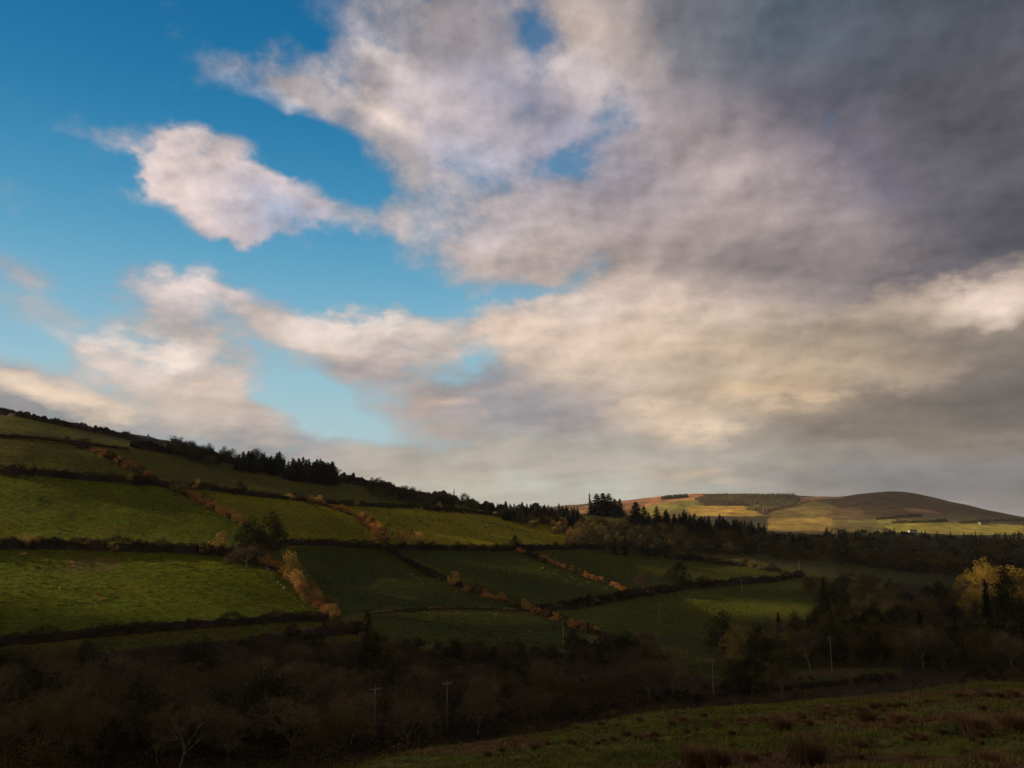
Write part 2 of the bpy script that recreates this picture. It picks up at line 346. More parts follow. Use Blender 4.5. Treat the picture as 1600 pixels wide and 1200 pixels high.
# ------------------------------------------------------------------ materials
def nodes(m):
    m.use_nodes = True; t = m.node_tree; t.nodes.clear(); return t
def mat(name, c, c2=None, scale=0.5, rnd=0.35, rough=0.85, trans=0.0, spec=0.1, metal=0.0):
    """two mottled tones, a little different on every object"""
    m = bpy.data.materials.new(name); t = nodes(m); nn = t.nodes; ll = t.links
    g = nn.new('ShaderNodeNewGeometry'); nz = nn.new('ShaderNodeTexNoise'); nz.inputs['Scale'].default_value = scale; nz.inputs['Detail'].default_value = 4
    ll.new(g.outputs['Position'], nz.inputs['Vector'])
    rp = nn.new('ShaderNodeMapRange'); rp.inputs[1].default_value = .35; rp.inputs[2].default_value = .65; ll.new(nz.outputs[0], rp.inputs[0])
    mx = nn.new('ShaderNodeMix'); mx.data_type = 'RGBA'; ll.new(rp.outputs[0], mx.inputs[0])
    c2 = c2 or tuple(v*.6 for v in c)
    mx.inputs[6].default_value = (*c, 1); mx.inputs[7].default_value = (*c2, 1)
    oi = nn.new('ShaderNodeObjectInfo'); mr = nn.new('ShaderNodeMapRange'); mr.inputs[3].default_value = 1-rnd; mr.inputs[4].default_value = 1+rnd
    ll.new(oi.outputs['Random'], mr.inputs[0])
    vs = nn.new('ShaderNodeVectorMath'); vs.operation = 'SCALE'; ll.new(mx.outputs[2], vs.inputs[0]); ll.new(mr.outputs[0], vs.inputs['Scale'])
    p = nn.new('ShaderNodeBsdfPrincipled'); p.inputs['Roughness'].default_value = rough; p.inputs['Specular IOR Level'].default_value = spec; p.inputs['Metallic'].default_value = metal
    ll.new(vs.outputs[0], p.inputs['Base Color'])
    out = nn.new('ShaderNodeOutputMaterial')
    if trans > 0:
        tr = nn.new('ShaderNodeBsdfTranslucent'); ll.new(vs.outputs[0], tr.inputs[0])
        ms = nn.new('ShaderNodeMixShader'); ms.inputs[0].default_value = trans
        ll.new(p.outputs[0], ms.inputs[1]); ll.new(tr.outputs[0], ms.inputs[2]); ll.new(ms.outputs[0], out.inputs[0])
    else: ll.new(p.outputs[0], out.inputs[0])
    return m
MT = dict(
 bark=mat('bark', (.15, .125, .09), (.08, .065, .05), 2),
 pale_bark=mat('pale_bark', (.28, .25, .20), (.15, .13, .10), 2),
 twig_brown=mat('brown_twigs', (.14, .105, .062), (.07, .052, .034), .3, trans=.1),
 twig_olive=mat('olive_twigs', (.15, .115, .045), (.09, .07, .03), .3, trans=.1),
 twig_grey=mat('grey_twigs', (.21, .16, .09), (.12, .09, .055), .3, trans=.1),
 needle=mat('dark_needles', (.016, .026, .014), (.010, .016, .010), .3, trans=.05),
 leaf_dark=mat('dark_evergreen_leaves', (.042, .046, .018), (.024, .028, .012), .3, trans=.1),
 leaf_olive=mat('olive_leaves', (.17, .13, .036), (.10, .08, .026), .3, trans=.15),
 leaf_gold=mat('gold_leaves', (.38, .26, .045), (.22, .155, .03), .3, trans=.2),
 bracken=mat('dead_bracken', (.54, .27, .08), (.34, .17, .055), .35, trans=.15),
 dry=mat('dry_grass_tuft', (.50, .34, .10), (.32, .22, .07), .8, trans=.15),
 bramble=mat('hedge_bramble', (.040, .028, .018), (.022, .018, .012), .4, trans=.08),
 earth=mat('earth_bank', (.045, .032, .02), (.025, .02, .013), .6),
 rush=mat('rush_stems', (.19, .115, .055), (.10, .066, .032), 1.0, trans=.1),
 grassb=mat('grass_blades', (.14, .155, .028), (.08, .09, .022), .25, trans=.2),
 stone=mat('pale_stone', (.34, .31, .26), (.26, .24, .2), 1.2),
 wall=mat('rendered_wall', (.62, .58, .52), (.5, .47, .42), .6, rnd=.1),
 dwall=mat('shed_wall', (.10, .095, .09), (.07, .065, .06), .6, rnd=.1),
 roof=mat('slate_roof', (.07, .07, .08), (.05, .05, .055), .8, rnd=.1, rough=.6),
 glass=mat('window_glass', (.03, .035, .04), (.02, .02, .03), .8, rough=.15, spec=.5),
 wood=mat('weathered_pole_wood', (.33, .29, .24), (.22, .19, .16), 3),
 ceramic=mat('insulator_ceramic', (.25, .18, .15), None, 3, rough=.3, spec=.5),
 wire=mat('aluminium_wire', (.16, .16, .16), None, 3, rough=.4, metal=.6),
 shade_cloud=mat('shade_cloud_body', (.8, .79, .78), (.72, .72, .73), .002, rnd=.02, rough=1, spec=0),
)

# ------------------------------------------------------------------ ground sheet
azs = np.concatenate([np.arange(-180, -60, 5.0), np.arange(-60, -40.2, 1.2), np.arange(-40, 36, 0.13), np.arange(36, 60, 1.2), np.arange(60, 180.1, 5.0)])
azr = np.radians(azs)
def lg(a, b, n): return np.exp(np.linspace(math.log(a), math.log(b), n, endpoint=False))
rr = np.concatenate([lg(1.5, 24, 30), lg(24, 115, 230), lg(115, 760, 400), lg(760, 2400, 100), lg(2400, 4000, 130), lg(4000, 7200, 25), [7200.]])
AZ, RR = np.meshgrid(azr, rr, indexing='ij')
XX = RR*np.sin(AZ); YY = RR*np.cos(AZ)
ZZ = ground(XX, YY)
nA, nR = AZ.shape
V = np.stack([XX, YY, ZZ], -1).reshape(-1, 3)
ii, jj = np.meshgrid(np.arange(nA-1), np.arange(nR-1), indexing='ij')
idx = ii*nR+jj
Q = np.stack([idx, idx+nR, idx+nR+1, idx+1], -1).reshape(-1, 4)   # counter-clockwise from above is checked below
v0 = V[Q[0]]
if np.cross(v0[1]-v0[0], v0[2]-v0[0])[2] < 0: Q = Q[:, ::-1]
# land cover outlines on the ground, some fields with sun or shade in their colour
PXP, PYP = project(np.where(YY[..., None] > 1, np.stack([XX, YY, ZZ], -1), np.array([0, 1., 0])))
def inside(poly):
    x, y = PXP, PYP; c = np.zeros(x.shape, bool); n = len(poly)
    wob = np.where(RR > 1500, fbm(XX/14, YY/14, 5, 4)*2.6+fbm(XX/90, YY/90, 6, 3)*3, fbm(XX/np.maximum(RR*.02, 1), YY/np.maximum(RR*.02, 1), 5, 3)*5)
    yy = y+wob*.5; xx = x+wob
    for i in range(n):
        x0, y0 = poly[i]; x1, y1 = poly[(i+1) % n]
        if y0 == y1: continue
        k = ((y0 > yy) != (y1 > yy)) & (xx < (x1-x0)*(yy-y0)/(y1-y0)+x0)
        c ^= k
    return c
cover_light = np.zeros((nA, nR, 3)); cover_light[:] = (.045, .036, .020)          # leaf litter and rough ground
def paint(poly, c, r0, r1, amt=1.0):
    m = inside(poly) & (RR > r0) & (RR < r1) & (YY > 5)
    cover_light[m] = cover_light[m]*(1-amt)+np.array(c)*amt
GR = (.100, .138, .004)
m = (RR > 235) & (RR < 1100) & (AZ < rad(25)); cover_light[m] = (.070, .078, .018)
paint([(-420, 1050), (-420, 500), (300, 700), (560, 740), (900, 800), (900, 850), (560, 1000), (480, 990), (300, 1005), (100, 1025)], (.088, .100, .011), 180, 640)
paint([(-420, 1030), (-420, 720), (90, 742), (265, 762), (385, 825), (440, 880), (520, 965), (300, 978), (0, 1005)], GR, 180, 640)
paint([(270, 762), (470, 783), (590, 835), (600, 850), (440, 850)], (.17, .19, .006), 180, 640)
paint([(480, 782), (690, 796), (880, 815), (885, 852), (600, 850)], (.235, .24, .007), 180, 640)  # sun patch on the middle field painted in as brighter grass
paint([(455, 855), (600, 855), (830, 955), (570, 958), (530, 965)], (.044, .066, .006), 180, 640)  # shade painted into the grass colour of this and the other dark fields
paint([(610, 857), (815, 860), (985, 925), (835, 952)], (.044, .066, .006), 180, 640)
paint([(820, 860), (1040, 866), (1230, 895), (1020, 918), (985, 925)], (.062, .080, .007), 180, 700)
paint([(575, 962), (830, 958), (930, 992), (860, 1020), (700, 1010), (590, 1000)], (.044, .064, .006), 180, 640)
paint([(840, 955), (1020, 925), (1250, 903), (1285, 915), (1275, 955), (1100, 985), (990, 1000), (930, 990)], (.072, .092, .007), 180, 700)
paint([(1170, 870), (1500, 905), (1480, 920), (1240, 888)], (.05, .06, .016), 300, 1200)
paint([(100, 872), (180, 868), (190, 890), (110, 895)], (.16, .12, .05), 180, 640, .5)
paint([(860, 1090), (990, 1075), (985, 1100), (850, 1110)], (.11, .085, .035), 100, 300, .6)
paint([(1200, 1052), (1345, 1045), (1340, 1056), (1200, 1060)], (.12, .085, .04), 100, 300, .8)
# far hill
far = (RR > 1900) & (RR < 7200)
cover_light[far] = (.18, .17, .05)
mo = far & (PYP < 836); cover_light[mo] = (.13, .105, .045)
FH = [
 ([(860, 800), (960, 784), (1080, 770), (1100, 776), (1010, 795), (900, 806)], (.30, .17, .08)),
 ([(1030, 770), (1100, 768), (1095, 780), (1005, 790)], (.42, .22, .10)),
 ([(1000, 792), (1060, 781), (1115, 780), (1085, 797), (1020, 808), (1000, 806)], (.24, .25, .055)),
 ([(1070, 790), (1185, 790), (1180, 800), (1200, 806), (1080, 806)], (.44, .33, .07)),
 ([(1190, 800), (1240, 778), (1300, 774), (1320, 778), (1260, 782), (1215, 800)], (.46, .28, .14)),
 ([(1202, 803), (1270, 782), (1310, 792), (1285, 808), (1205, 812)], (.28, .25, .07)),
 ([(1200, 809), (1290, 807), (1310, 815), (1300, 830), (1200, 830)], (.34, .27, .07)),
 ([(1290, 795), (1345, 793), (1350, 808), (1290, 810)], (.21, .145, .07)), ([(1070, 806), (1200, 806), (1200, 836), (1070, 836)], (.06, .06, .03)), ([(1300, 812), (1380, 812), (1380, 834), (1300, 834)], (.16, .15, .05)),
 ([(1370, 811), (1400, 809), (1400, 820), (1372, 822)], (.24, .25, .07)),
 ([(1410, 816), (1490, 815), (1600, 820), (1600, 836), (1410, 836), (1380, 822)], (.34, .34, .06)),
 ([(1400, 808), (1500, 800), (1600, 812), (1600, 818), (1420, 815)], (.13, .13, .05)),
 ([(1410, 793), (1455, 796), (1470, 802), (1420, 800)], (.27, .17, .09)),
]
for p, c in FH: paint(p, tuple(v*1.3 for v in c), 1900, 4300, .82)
mid = (RR > 1100) & (RR < 2450) & (AZ > 0); cover_light[mid] = (.045, .05, .022)
nf = (RR < 125) & (np.abs(AZ) < rad(60)); cover_light[nf] = (.105, .118, .022)
br = nf & (fbm(XX/9, YY/9, 77, 4) > .07); cover_light[br] = (.12, .085, .032)
cover_light *= (1+fbm(XX/30, YY/30, 88, 3)[..., None]*.35)
fx = np.clip((RR-1900)/400, 0, 1)*np.clip((5200-RR)/400, 0, 1); cover_light *= 1+(fx*(fbm(XX/22, YY/40, 91, 4)*1.1+fbm(XX/160, YY/160, 92, 4)*1.0))[..., None]
ground_m = bpy.data.materials.new('pasture_and_moor'); t = nodes(ground_m); nn = t.nodes; ll = t.links
at = nn.new('ShaderNodeAttribute'); at.attribute_name = 'cover_light'
geo = nn.new('ShaderNodeNewGeometry')
def gnoise(scale, det, ro=.6):
    n = nn.new('ShaderNodeTexNoise'); n.inputs['Scale'].default_value = scale; n.inputs['Detail'].default_value = det; n.inputs['Roughness'].default_value = ro
    ll.new(geo.outputs['Position'], n.inputs['Vector']); return n.outputs[0]
def gm(op, a, b, c=None):
    n = nn.new('ShaderNodeMath'); n.operation = op
    for i, v in enumerate((a, b, c)):
        if v is None: continue
        if isinstance(v, (int, float)): n.inputs[i].default_value = v
        else: ll.new(v, n.inputs[i])
    return n.outputs[0]
n1 = gnoise(.45, 7, .78); n2 = gnoise(.03, 4); n3 = gnoise(2.2, 4, .7)
f1 = gm('ADD', gm('MULTIPLY_ADD', n1, 4.0, -1.0), gm('MULTIPLY_ADD', n2, .9, -.45))
f1 = gm('MAXIMUM', .12, f1)
f1 = gm('ADD', f1, gm('MULTIPLY_ADD', n3, 1.6, -.8))
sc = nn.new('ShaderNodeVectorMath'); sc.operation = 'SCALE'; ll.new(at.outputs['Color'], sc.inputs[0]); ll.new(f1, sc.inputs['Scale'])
tint = nn.new('ShaderNodeMix'); tint.data_type = 'RGBA'; tint.blend_type = 'MULTIPLY'
ll.new(gm('MULTIPLY_ADD', gnoise(.09, 5), 2.2, -.8), tint.inputs[0]); tint.clamp_factor = True
ll.new(sc.outputs[0], tint.inputs[6]); tint.inputs[7].default_value = (1.25, .82, .9, 1)
bp = nn.new('ShaderNodeBump'); bp.inputs['Strength'].default_value = .9; bp.inputs['Distance'].default_value = 1.1
ll.new(gm('ADD', n1, gm('MULTIPLY', n3, .35)), bp.inputs['Height'])
pb = nn.new('ShaderNodeBsdfPrincipled'); pb.inputs['Roughness'].default_value = .95; pb.inputs['Specular IOR Level'].default_value = .05
ll.new(tint.outputs[2], pb.inputs['Base Color']); ll.new(bp.outputs[0], pb.inputs['Normal'])
ll.new(pb.outputs[0], nn.new('ShaderNodeOutputMaterial').inputs[0])
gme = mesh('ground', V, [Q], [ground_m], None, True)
ca = gme.color_attributes.new('cover_light', 'FLOAT_COLOR', 'POINT')
ca.data.foreach_set('color', np.concatenate([cover_light.reshape(-1, 3), np.ones((nA*nR, 1))], 1).astype(np.float32).ravel())
tag(link('ground', gme), 'grass fields, rough pasture, valley floor and far moorland hill', kind='structure')

# ------------------------------------------------------------------ unseen clouds added up-sun, shaped to throw shade where wanted
PV = np.array([-SUNV[1], SUNV[0], 0]); PV /= np.linalg.norm(PV)        # horizontal, across the sunlight
if PV[1] > 0: PV = -PV
NV = np.cross(PV, SUNV); NV = NV if NV[2] > 0 else -NV
def qw(P):                                                             # where a ground point lies in the cloud's plane
    P = np.asarray(P); return P@PV, P@NV
_ico = None
def ico():
    global _ico
    if _ico is None:
        import bmesh
        b = bmesh.new(); bmesh.ops.create_icosphere(b, subdivisions=3, radius=1)
        _ico = (np.array([v.co[:] for v in b.verts]), np.array([[v.index for v in f.verts] for f in b.faces])); b.free()
    return _ico
def shade_cloud(label, test, q0, q1, w0, w1, step, D):
    g = G(); R = np.random.default_rng(abs(int(q0+w0)))
    iv, fc = ico()
    for q in np.arange(q0, q1, step):
        for w in np.arange(w0, w1, step):
            qq = q+R.uniform(-.3, .3)*step; ww = w+R.uniform(-.3, .3)*step
            if not test(qq, ww): continue
            rad_ = step*R.uniform(.8, 1.05)
            c = SUNV*(D+R.uniform(-1, 1)*step)+PV*qq+NV*ww
            d = 1+0.22*(np.sin(iv[:, 0]*5+q)*np.sin(iv[:, 1]*6+w)*np.sin(iv[:, 2]*5))
            g.add(c+iv*d[:, None]*rad_, fc)
    tag(link('shade_cloud', g.mesh('shade_cloud', [MT['shade_cloud']], True)), label, kind='structure')
#CLOUDS
RC = np.random.default_rng(42)
def near_shade(q, w):
    if ((q+420)/34)**2+((w-34)/15)**2 < 1: return False
    if -222 < q < -118: return True
    if q >= -118: return False
    if -410 < q: return w > -44 and RC.random() < (.72 if w < -12 else .86)
    if q > -560: return w > -30 and RC.random() < (.30 if w < 14 else .97)
    return w > 22 and q > -2300 and RC.random() < .96
shade_cloud('unseen low clouds added to shade the valley', near_shade, -2300, -100, -76, 190, 15, 2600)
shade_cloud('unseen high clouds added to shade the far hill', lambda q, w: w > (370 if q < -3350 else 348), -3900, -2500, 340, 900, 55, 17000)
shade_cloud('unseen broken clouds added to half shade the near field', lambda q, w: RC.random() < .62, -130, 70, -70, 120, 13, 9500)

# ------------------------------------------------------------------ plant shapes
def branching(seed, H, lean=.0, spread=1.0, kids=(5, 5, 5, 9), trunk=.30, wig=.25):
    R = np.random.default_rng(seed); segs = []; tw = []
    def grow(p, d, Ln, r, lev):
        d = d/np.linalg.norm(d)
        if lev == 4:
            q = p+d*Ln; tw.append((p, q)); return
        n = 3; pts = [p]
        for k in range(n):
            d = d+R.normal(size=3)*wig*.35+np.array([0, 0, .06]); d /= np.linalg.norm(d)
            q = pts[-1]+d*Ln/n; segs.append((pts[-1], q, r*(1-.22*k), r*(1-.22*(k+1)), lev)); pts.append(q)
        k = kids[lev]
        for c in range(k):
            f = R.uniform(.45, 1.0) if lev else R.uniform(.55, 1.0)
            i = min(int(f*n), n-1); b = pts[i]+(pts[i+1]-pts[i])*(f*n-i)
            ph = 2*math.pi*(c+R.uniform(0, .8))/k; ang = rad(R.uniform(22, 58))*spread
            u = np.cross(d, [0, 0, 1.]) if abs(d[2]) < .95 else np.array([1., 0, 0]); u /= np.linalg.norm(u); w = np.cross(d, u)
            nd = d*math.cos(ang)+(u*math.cos(ph)+w*math.sin(ph))*math.sin(ang)
            grow(b, nd, H*[.34, .21, .13, .075][lev]*R.uniform(.7, 1.2), r*.45, lev+1)
    grow(np.zeros(3)-np.array([0, 0, .4]), np.array([lean, 0, 1.]), trunk*H, H*.018, 0)
    return segs, tw, R
def put_segs(g, segs, levs, mi):
    s = [x for x in segs if x[4] in levs]
    if s: g.tubes([x[0] for x in s], [x[1] for x in s], [max(x[2], .012) for x in s], [max(x[3], .01) for x in s], 5, mi)
def bare_tree(seed, H, bark, twig, joined=False, wide=.055, **k):
    segs, tw, R = branching(seed, H, **k)
    gt = G(); gc = gt if joined else G(); mi = 1 if joined else 0
    put_segs(gt, segs, (0, 1, 2), 0); put_segs(gc, segs, (3,), mi)
    P = np.array([t[0] for t in tw]); Q_ = np.array([t[1] for t in tw]); n = len(P)
    d = Q_-P; w = np.cross(d, R.normal(size=(n, 3))); w /= np.linalg.norm(w, axis=1, keepdims=True); w *= wide*H/12
    for rep in range(2):
        m_ = P+d*R.uniform(.2, .6, (n, 1)); e = Q_+R.normal(size=(n, 3))*.03*H
        v = np.stack([m_-w*.5, m_+w*.5, e], 1).reshape(-1, 3); gc.add(v, np.arange(n*3).reshape(n, 3), mi)
    if joined: return (gt.mesh('bare_tree', [bark, twig]),)
    return gt.mesh('trunk', [bark]), gc.mesh('crown', [twig])
def conifer(seed, H, R0=.17, needles=MT['needle'], joined=False, dens=1.0):
    R = np.random.default_rng(seed); gt = G(); gc = gt if joined else G(); mi = 1 if joined else 0
    gt.tubes([[0, 0, -.4], [0, 0, H*.5]], [[0, 0, H*.5], [0, 0, H]], [H*.016, H*.009], [H*.009, .02], 6, 0)
    P = []; D = []; Sz = []
    z = .06*H
    while z < H*.995:
        f = z/H; rad_ = R0*H*((1-f)**.75)*R.uniform(.6, 1.2)+.015*H; nb = max(4, int(9*dens*(1-f)+4))
        for b in range(nb):
            a = R.uniform(0, 2*math.pi); rb = rad_*R.uniform(.6, 1.12)
            for s in np.linspace(.2, 1, 7):
                P.append([math.cos(a)*rb*s, math.sin(a)*rb*s, z-rb*s*.28+R.normal()*.01*H]); D.append([math.cos(a), math.sin(a), -.25]); Sz.append(H*.055*(1.25-.6*s)*(1.05-f*.5))
        z += H*.022/dens
    P = np.array(P)+R.normal(size=(len(P), 3))*.008*H
    gc.leaves(P, np.array(Sz)*1.25, R, mi, .55, .4, np.array(D))
    if joined: return (gt.mesh('conifer_tree', [MT['bark'], needles]),)
    return gt.mesh('trunk', [MT['bark']]), gc.mesh('crown', [needles])
def leafy(seed, H, leafm, wd=.42, base=.04, n=58, per=80, leaf=.026, joined=False, lob=.125, bark=None):
    """crown of uneven leaf clumps held on a forked trunk"""
    R = np.random.default_rng(seed); gt = G(); gc = gt if joined else G(); mi = 1 if joined else 0
    cs = []; tries = 0
    while len(cs) < n and tries < 5000:
        tries += 1
        v = R.normal(size=3); v /= np.linalg.norm(v); v *= R.uniform(.35, 1)**.6
        zc = (base+(1-base)*.5)+v[2]*(1-base)*.5*.86
        rad_ = wd*(1-.25*max(0, v[2]))*(.55+.75*R.random())
        cs.append([v[0]*rad_*H, v[1]*rad_*H, zc*H*R.uniform(.86, 1.08)])
    cs = np.array(cs); rr_ = H*lob*R.uniform(.55, 1.15, n)
    P = []; Sz = []
    for c, r_ in zip(cs, rr_):
        k = int(per*(r_/(H*lob))**2)+8
        u = R.normal(size=(k, 3)); u /= np.linalg.norm(u, axis=1, keepdims=True); u *= (R.uniform(.2, 1, (k, 1))**.45)*r_; u[:, 2] *= .8
        P.append(c+u)
    P = np.concatenate(P); P[:, 2] = np.maximum(P[:, 2], .02*H)
    gc.leaves(P, H*leaf*R.uniform(.6, 1.4, len(P)), R, mi, .75)
    fork = np.array([0, 0, H*.28]); pick = cs[R.permutation(n)[:9]]
    gt.tubes([[0, 0, -.4]], [fork], [H*.022], [H*.016], 6, 0)
    gt.tubes(np.repeat(fork[None], len(pick), 0), pick, np.full(len(pick), H*.010), np.full(len(pick), H*.003), 5, 0)
    bark = bark or MT['bark']
    if joined: return (gt.mesh('leafy_tree', [bark, leafm]),)
    return gt.mesh('trunk', [bark]), gc.mesh('crown', [leafm])
def rush(seed, H, m, nb=620, wdt=.009):
    R = np.random.default_rng(seed); g = G(); n = nb
    a = R.uniform(0, 2*math.pi, n); rb = R.uniform(0, 1, n)**.6*.42*H; l = H*R.uniform(.25, 1.05, n)**.8
    out = R.uniform(.0, .75, n)*l
    p0 = np.stack([np.cos(a)*rb, np.sin(a)*rb, np.full(n, -.06)], 1)
    p1 = p0+np.stack([np.cos(a)*out*.4, np.sin(a)*out*.4, l*.6], 1); p2 = p0+np.stack([np.cos(a)*out, np.sin(a)*out, l], 1)
    s = np.stack([-np.sin(a), np.cos(a), np.zeros(n)], 1)*wdt*(.7+R.random((n, 1)))
    v = np.stack([p0-s, p0+s, p1+s*.8, p1-s*.8], 1).reshape(-1, 3); g.add(v, np.arange(4*n).reshape(n, 4))
    v = np.stack([p1-s*.8, p1+s*.8, p2], 1).reshape(-1, 3); g.add(v, np.arange(3*n).reshape(n, 3))
    return g.mesh('rush_clump', [m])
LIB = {
 'bare_brown': [bare_tree(100+i, 12, MT['bark'], MT['twig_brown'], kids=(6, 6, 6, 12), trunk=.22, spread=1.15) for i in range(5)],
 'bare_olive': [bare_tree(120+i, 12, MT['bark'], MT['twig_olive'], kids=(6, 6, 6, 13), trunk=.18, spread=1.2) for i in range(4)],
 'bare_grey': [bare_tree(140+i, 12, MT['pale_bark'], MT['twig_grey'], kids=(5, 5, 6, 12), trunk=.3, spread=.95) for i in range(3)],
 'conifer': [conifer(160+i, 16, .25+.03*i) for i in range(4)],
 'evergreen': [leafy(180+i, 12, MT['leaf_dark'], wd=.38, n=66) for i in range(4)],
 'olive': [leafy(200+i, 12, MT['leaf_olive'], wd=.44, n=60) for i in range(4)],
 'gold': [leafy(220+i, 12, MT['leaf_gold'], wd=.42, n=70, per=110, leaf=.02, lob=.11) for i in range(4)],
 'bush_dark': [leafy(240+i, 4, MT['bramble'], wd=.6, base=.0, n=20, per=55, leaf=.07, lob=.24) for i in range(3)],
 'bush_olive': [leafy(250+i, 4, MT['leaf_olive'], wd=.55, base=.0, n=20, per=55, leaf=.065, lob=.22) for i in range(3)],
 'bush_gold': [leafy(260+i, 4, MT['dry'], wd=.5, base=.0, n=22, per=55, leaf=.06, lob=.2) for i in range(3)],
 'bush_bracken': [leafy(270+i, 4, MT['bracken'], wd=.7, base=.0, n=18, per=50, leaf=.07, lob=.24) for i in range(3)],
 'far_round': [leafy(300+i, 12, MT['leaf_olive'], wd=.46, n=18, per=26, leaf=.08, joined=True) for i in range(4)],
 'far_dark': [leafy(310+i, 12, MT['leaf_dark'], wd=.46, n=18, per=26, leaf=.08, joined=True) for i in range(3)],
 'far_bare': [bare_tree(320+i, 12, MT['bark'], MT['twig_brown'], joined=True, wide=.11, kids=(5, 4, 5, 6)) for i in range(4)],
 'far_conifer': [conifer(330+i, 16, .22, joined=True, dens=.6) for i in range(3)],
}
HT = {'conifer': 16, 'far_conifer': 16}
KIND = {'bare_brown': 'bare_tree', 'bare_olive': 'bare_tree', 'bare_grey': 'bare_tree', 'conifer': 'conifer_tree', 'evergreen': 'evergreen_tree', 'olive': 'leafy_tree',
        'gold': 'leafy_tree', 'bush_dark': 'bush', 'bush_olive': 'bush', 'bush_gold': 'bush', 'bush_bracken': 'bush', 'far_round': 'leafy_tree', 'far_dark': 'evergreen_tree', 'far_bare': 'bare_tree', 'far_conifer': 'conifer_tree'}
R0 = np.random.default_rng(11)
def plant(kind, p, h, label, group=None, sink=0.15, wide=1.0):
    vs = LIB[kind][int(R0.integers(len(LIB[kind])))]
    nat = HT.get(kind, 4 if kind.startswith('bush') else 12)
    s = h/nat; nm = KIND[kind]; cat = 'bush' if nm == 'bush' else 'tree'
    if len(vs) == 1: o = link(nm, vs[0])
    else:
        o = link(nm, None); o.empty_display_size = .5
        link('trunk', vs[0], o); link('crown', vs[1], o)
    o.location = (p[0], p[1], p[2]-sink); o.rotation_euler = (R0.normal()*.03, R0.normal()*.03, R0.uniform(0, 6.28))
    w = s*wide*R0.uniform(.88, 1.14); o.scale = (w, w*R0.uniform(.9, 1.1), s)
    tag(o, label, cat, group); return o
def inpoly(x, y, poly):
    c = False; n = len(poly)
    for i in range(n):
        x0, y0 = poly[i]; x1, y1 = poly[(i+1) % n]
        if (y0 > y) != (y1 > y) and x < (x1-x0)*(y-y0)/(y1-y0)+x0: c = not c
    return c
_pp = cast([585, 698, 1115, 1300, 1160, 1031, 880], [1135, 1140, 1090, 1050, 932, 976, 1006], 110)
CLEAR = [(p, float(np.hypot(*p[:2]))) for p in _pp]        # ground kept free of trees along the power line
def under_line(p):
    r = math.hypot(p[0], p[1]); a = math.atan2(p[0], p[1])
    return any(abs(a-math.atan2(q[0], q[1]))*r < 2.6 and rq-75 < r < rq+5 for q, rq in CLEAR)
def scatter(poly, n, kinds, hr, label, group, gap=3.0, rmin=110, wide=1.0, px_gap=0):
    """n plants whose feet stand inside the outline"""
    xs = [p[0] for p in poly]; ys = [p[1] for p in poly]; pts = []; tries = 0
    while len(pts) < n*3 and tries < n*60:
        tries += 1
        x = R0.uniform(min(xs), max(xs)); y = R0.uniform(min(ys), max(ys))
        if inpoly(x, y, poly): pts.append((x, y))
    P = cast([p[0] for p in pts], [p[1] for p in pts], rmin); keep = []
    for p in P:
        if len(keep) >= n: break
        if under_line(p): continue
        if all((p[0]-q[0])**2+(p[1]-q[1])**2 > gap*gap for q in keep): keep.append(p)
    for p in keep:
        k = R0.choice(len(kinds), p=np.array([w for _, w in kinds])/sum(w for _, w in kinds)); kd = kinds[k][0]
        lb = label[kd] if isinstance(label, dict) else label
        plant(kd, p, R0.uniform(*hr), lb, (group[kd] if isinstance(group, dict) else group), wide=wide)
    return keep
def line_pts(poly, n=None, rmin=110, step=2.2):
    xs, ys = [], []
    for (x0, y0), (x1, y1) in zip(poly[:-1], poly[1:]):
        k = max(2, int(math.hypot(x1-x0, y1-y0)/4)); f = np.linspace(0, 1, k, endpoint=False)
        xs += list(x0+(x1-x0)*f); ys += list(y0+(y1-y0)*f)
    xs.append(poly[-1][0]); ys.append(poly[-1][1])
    P = cast(xs, ys, rmin)[:, :2]
    for _ in range(3):
        P[1:-1] = P[:-2]*.25+P[1:-1]*.5+P[2:]*.25
    d = np.concatenate([[0], np.cumsum(np.hypot(*np.diff(P, axis=0).T))]); m_ = max(3, int(d[-1]/step))
    s = np.linspace(0, d[-1], m_)
    x = np.interp(s, d, P[:, 0]); y = np.interp(s, d, P[:, 1])
    return np.column_stack([x, y, ground(x, y)]), d[-1]
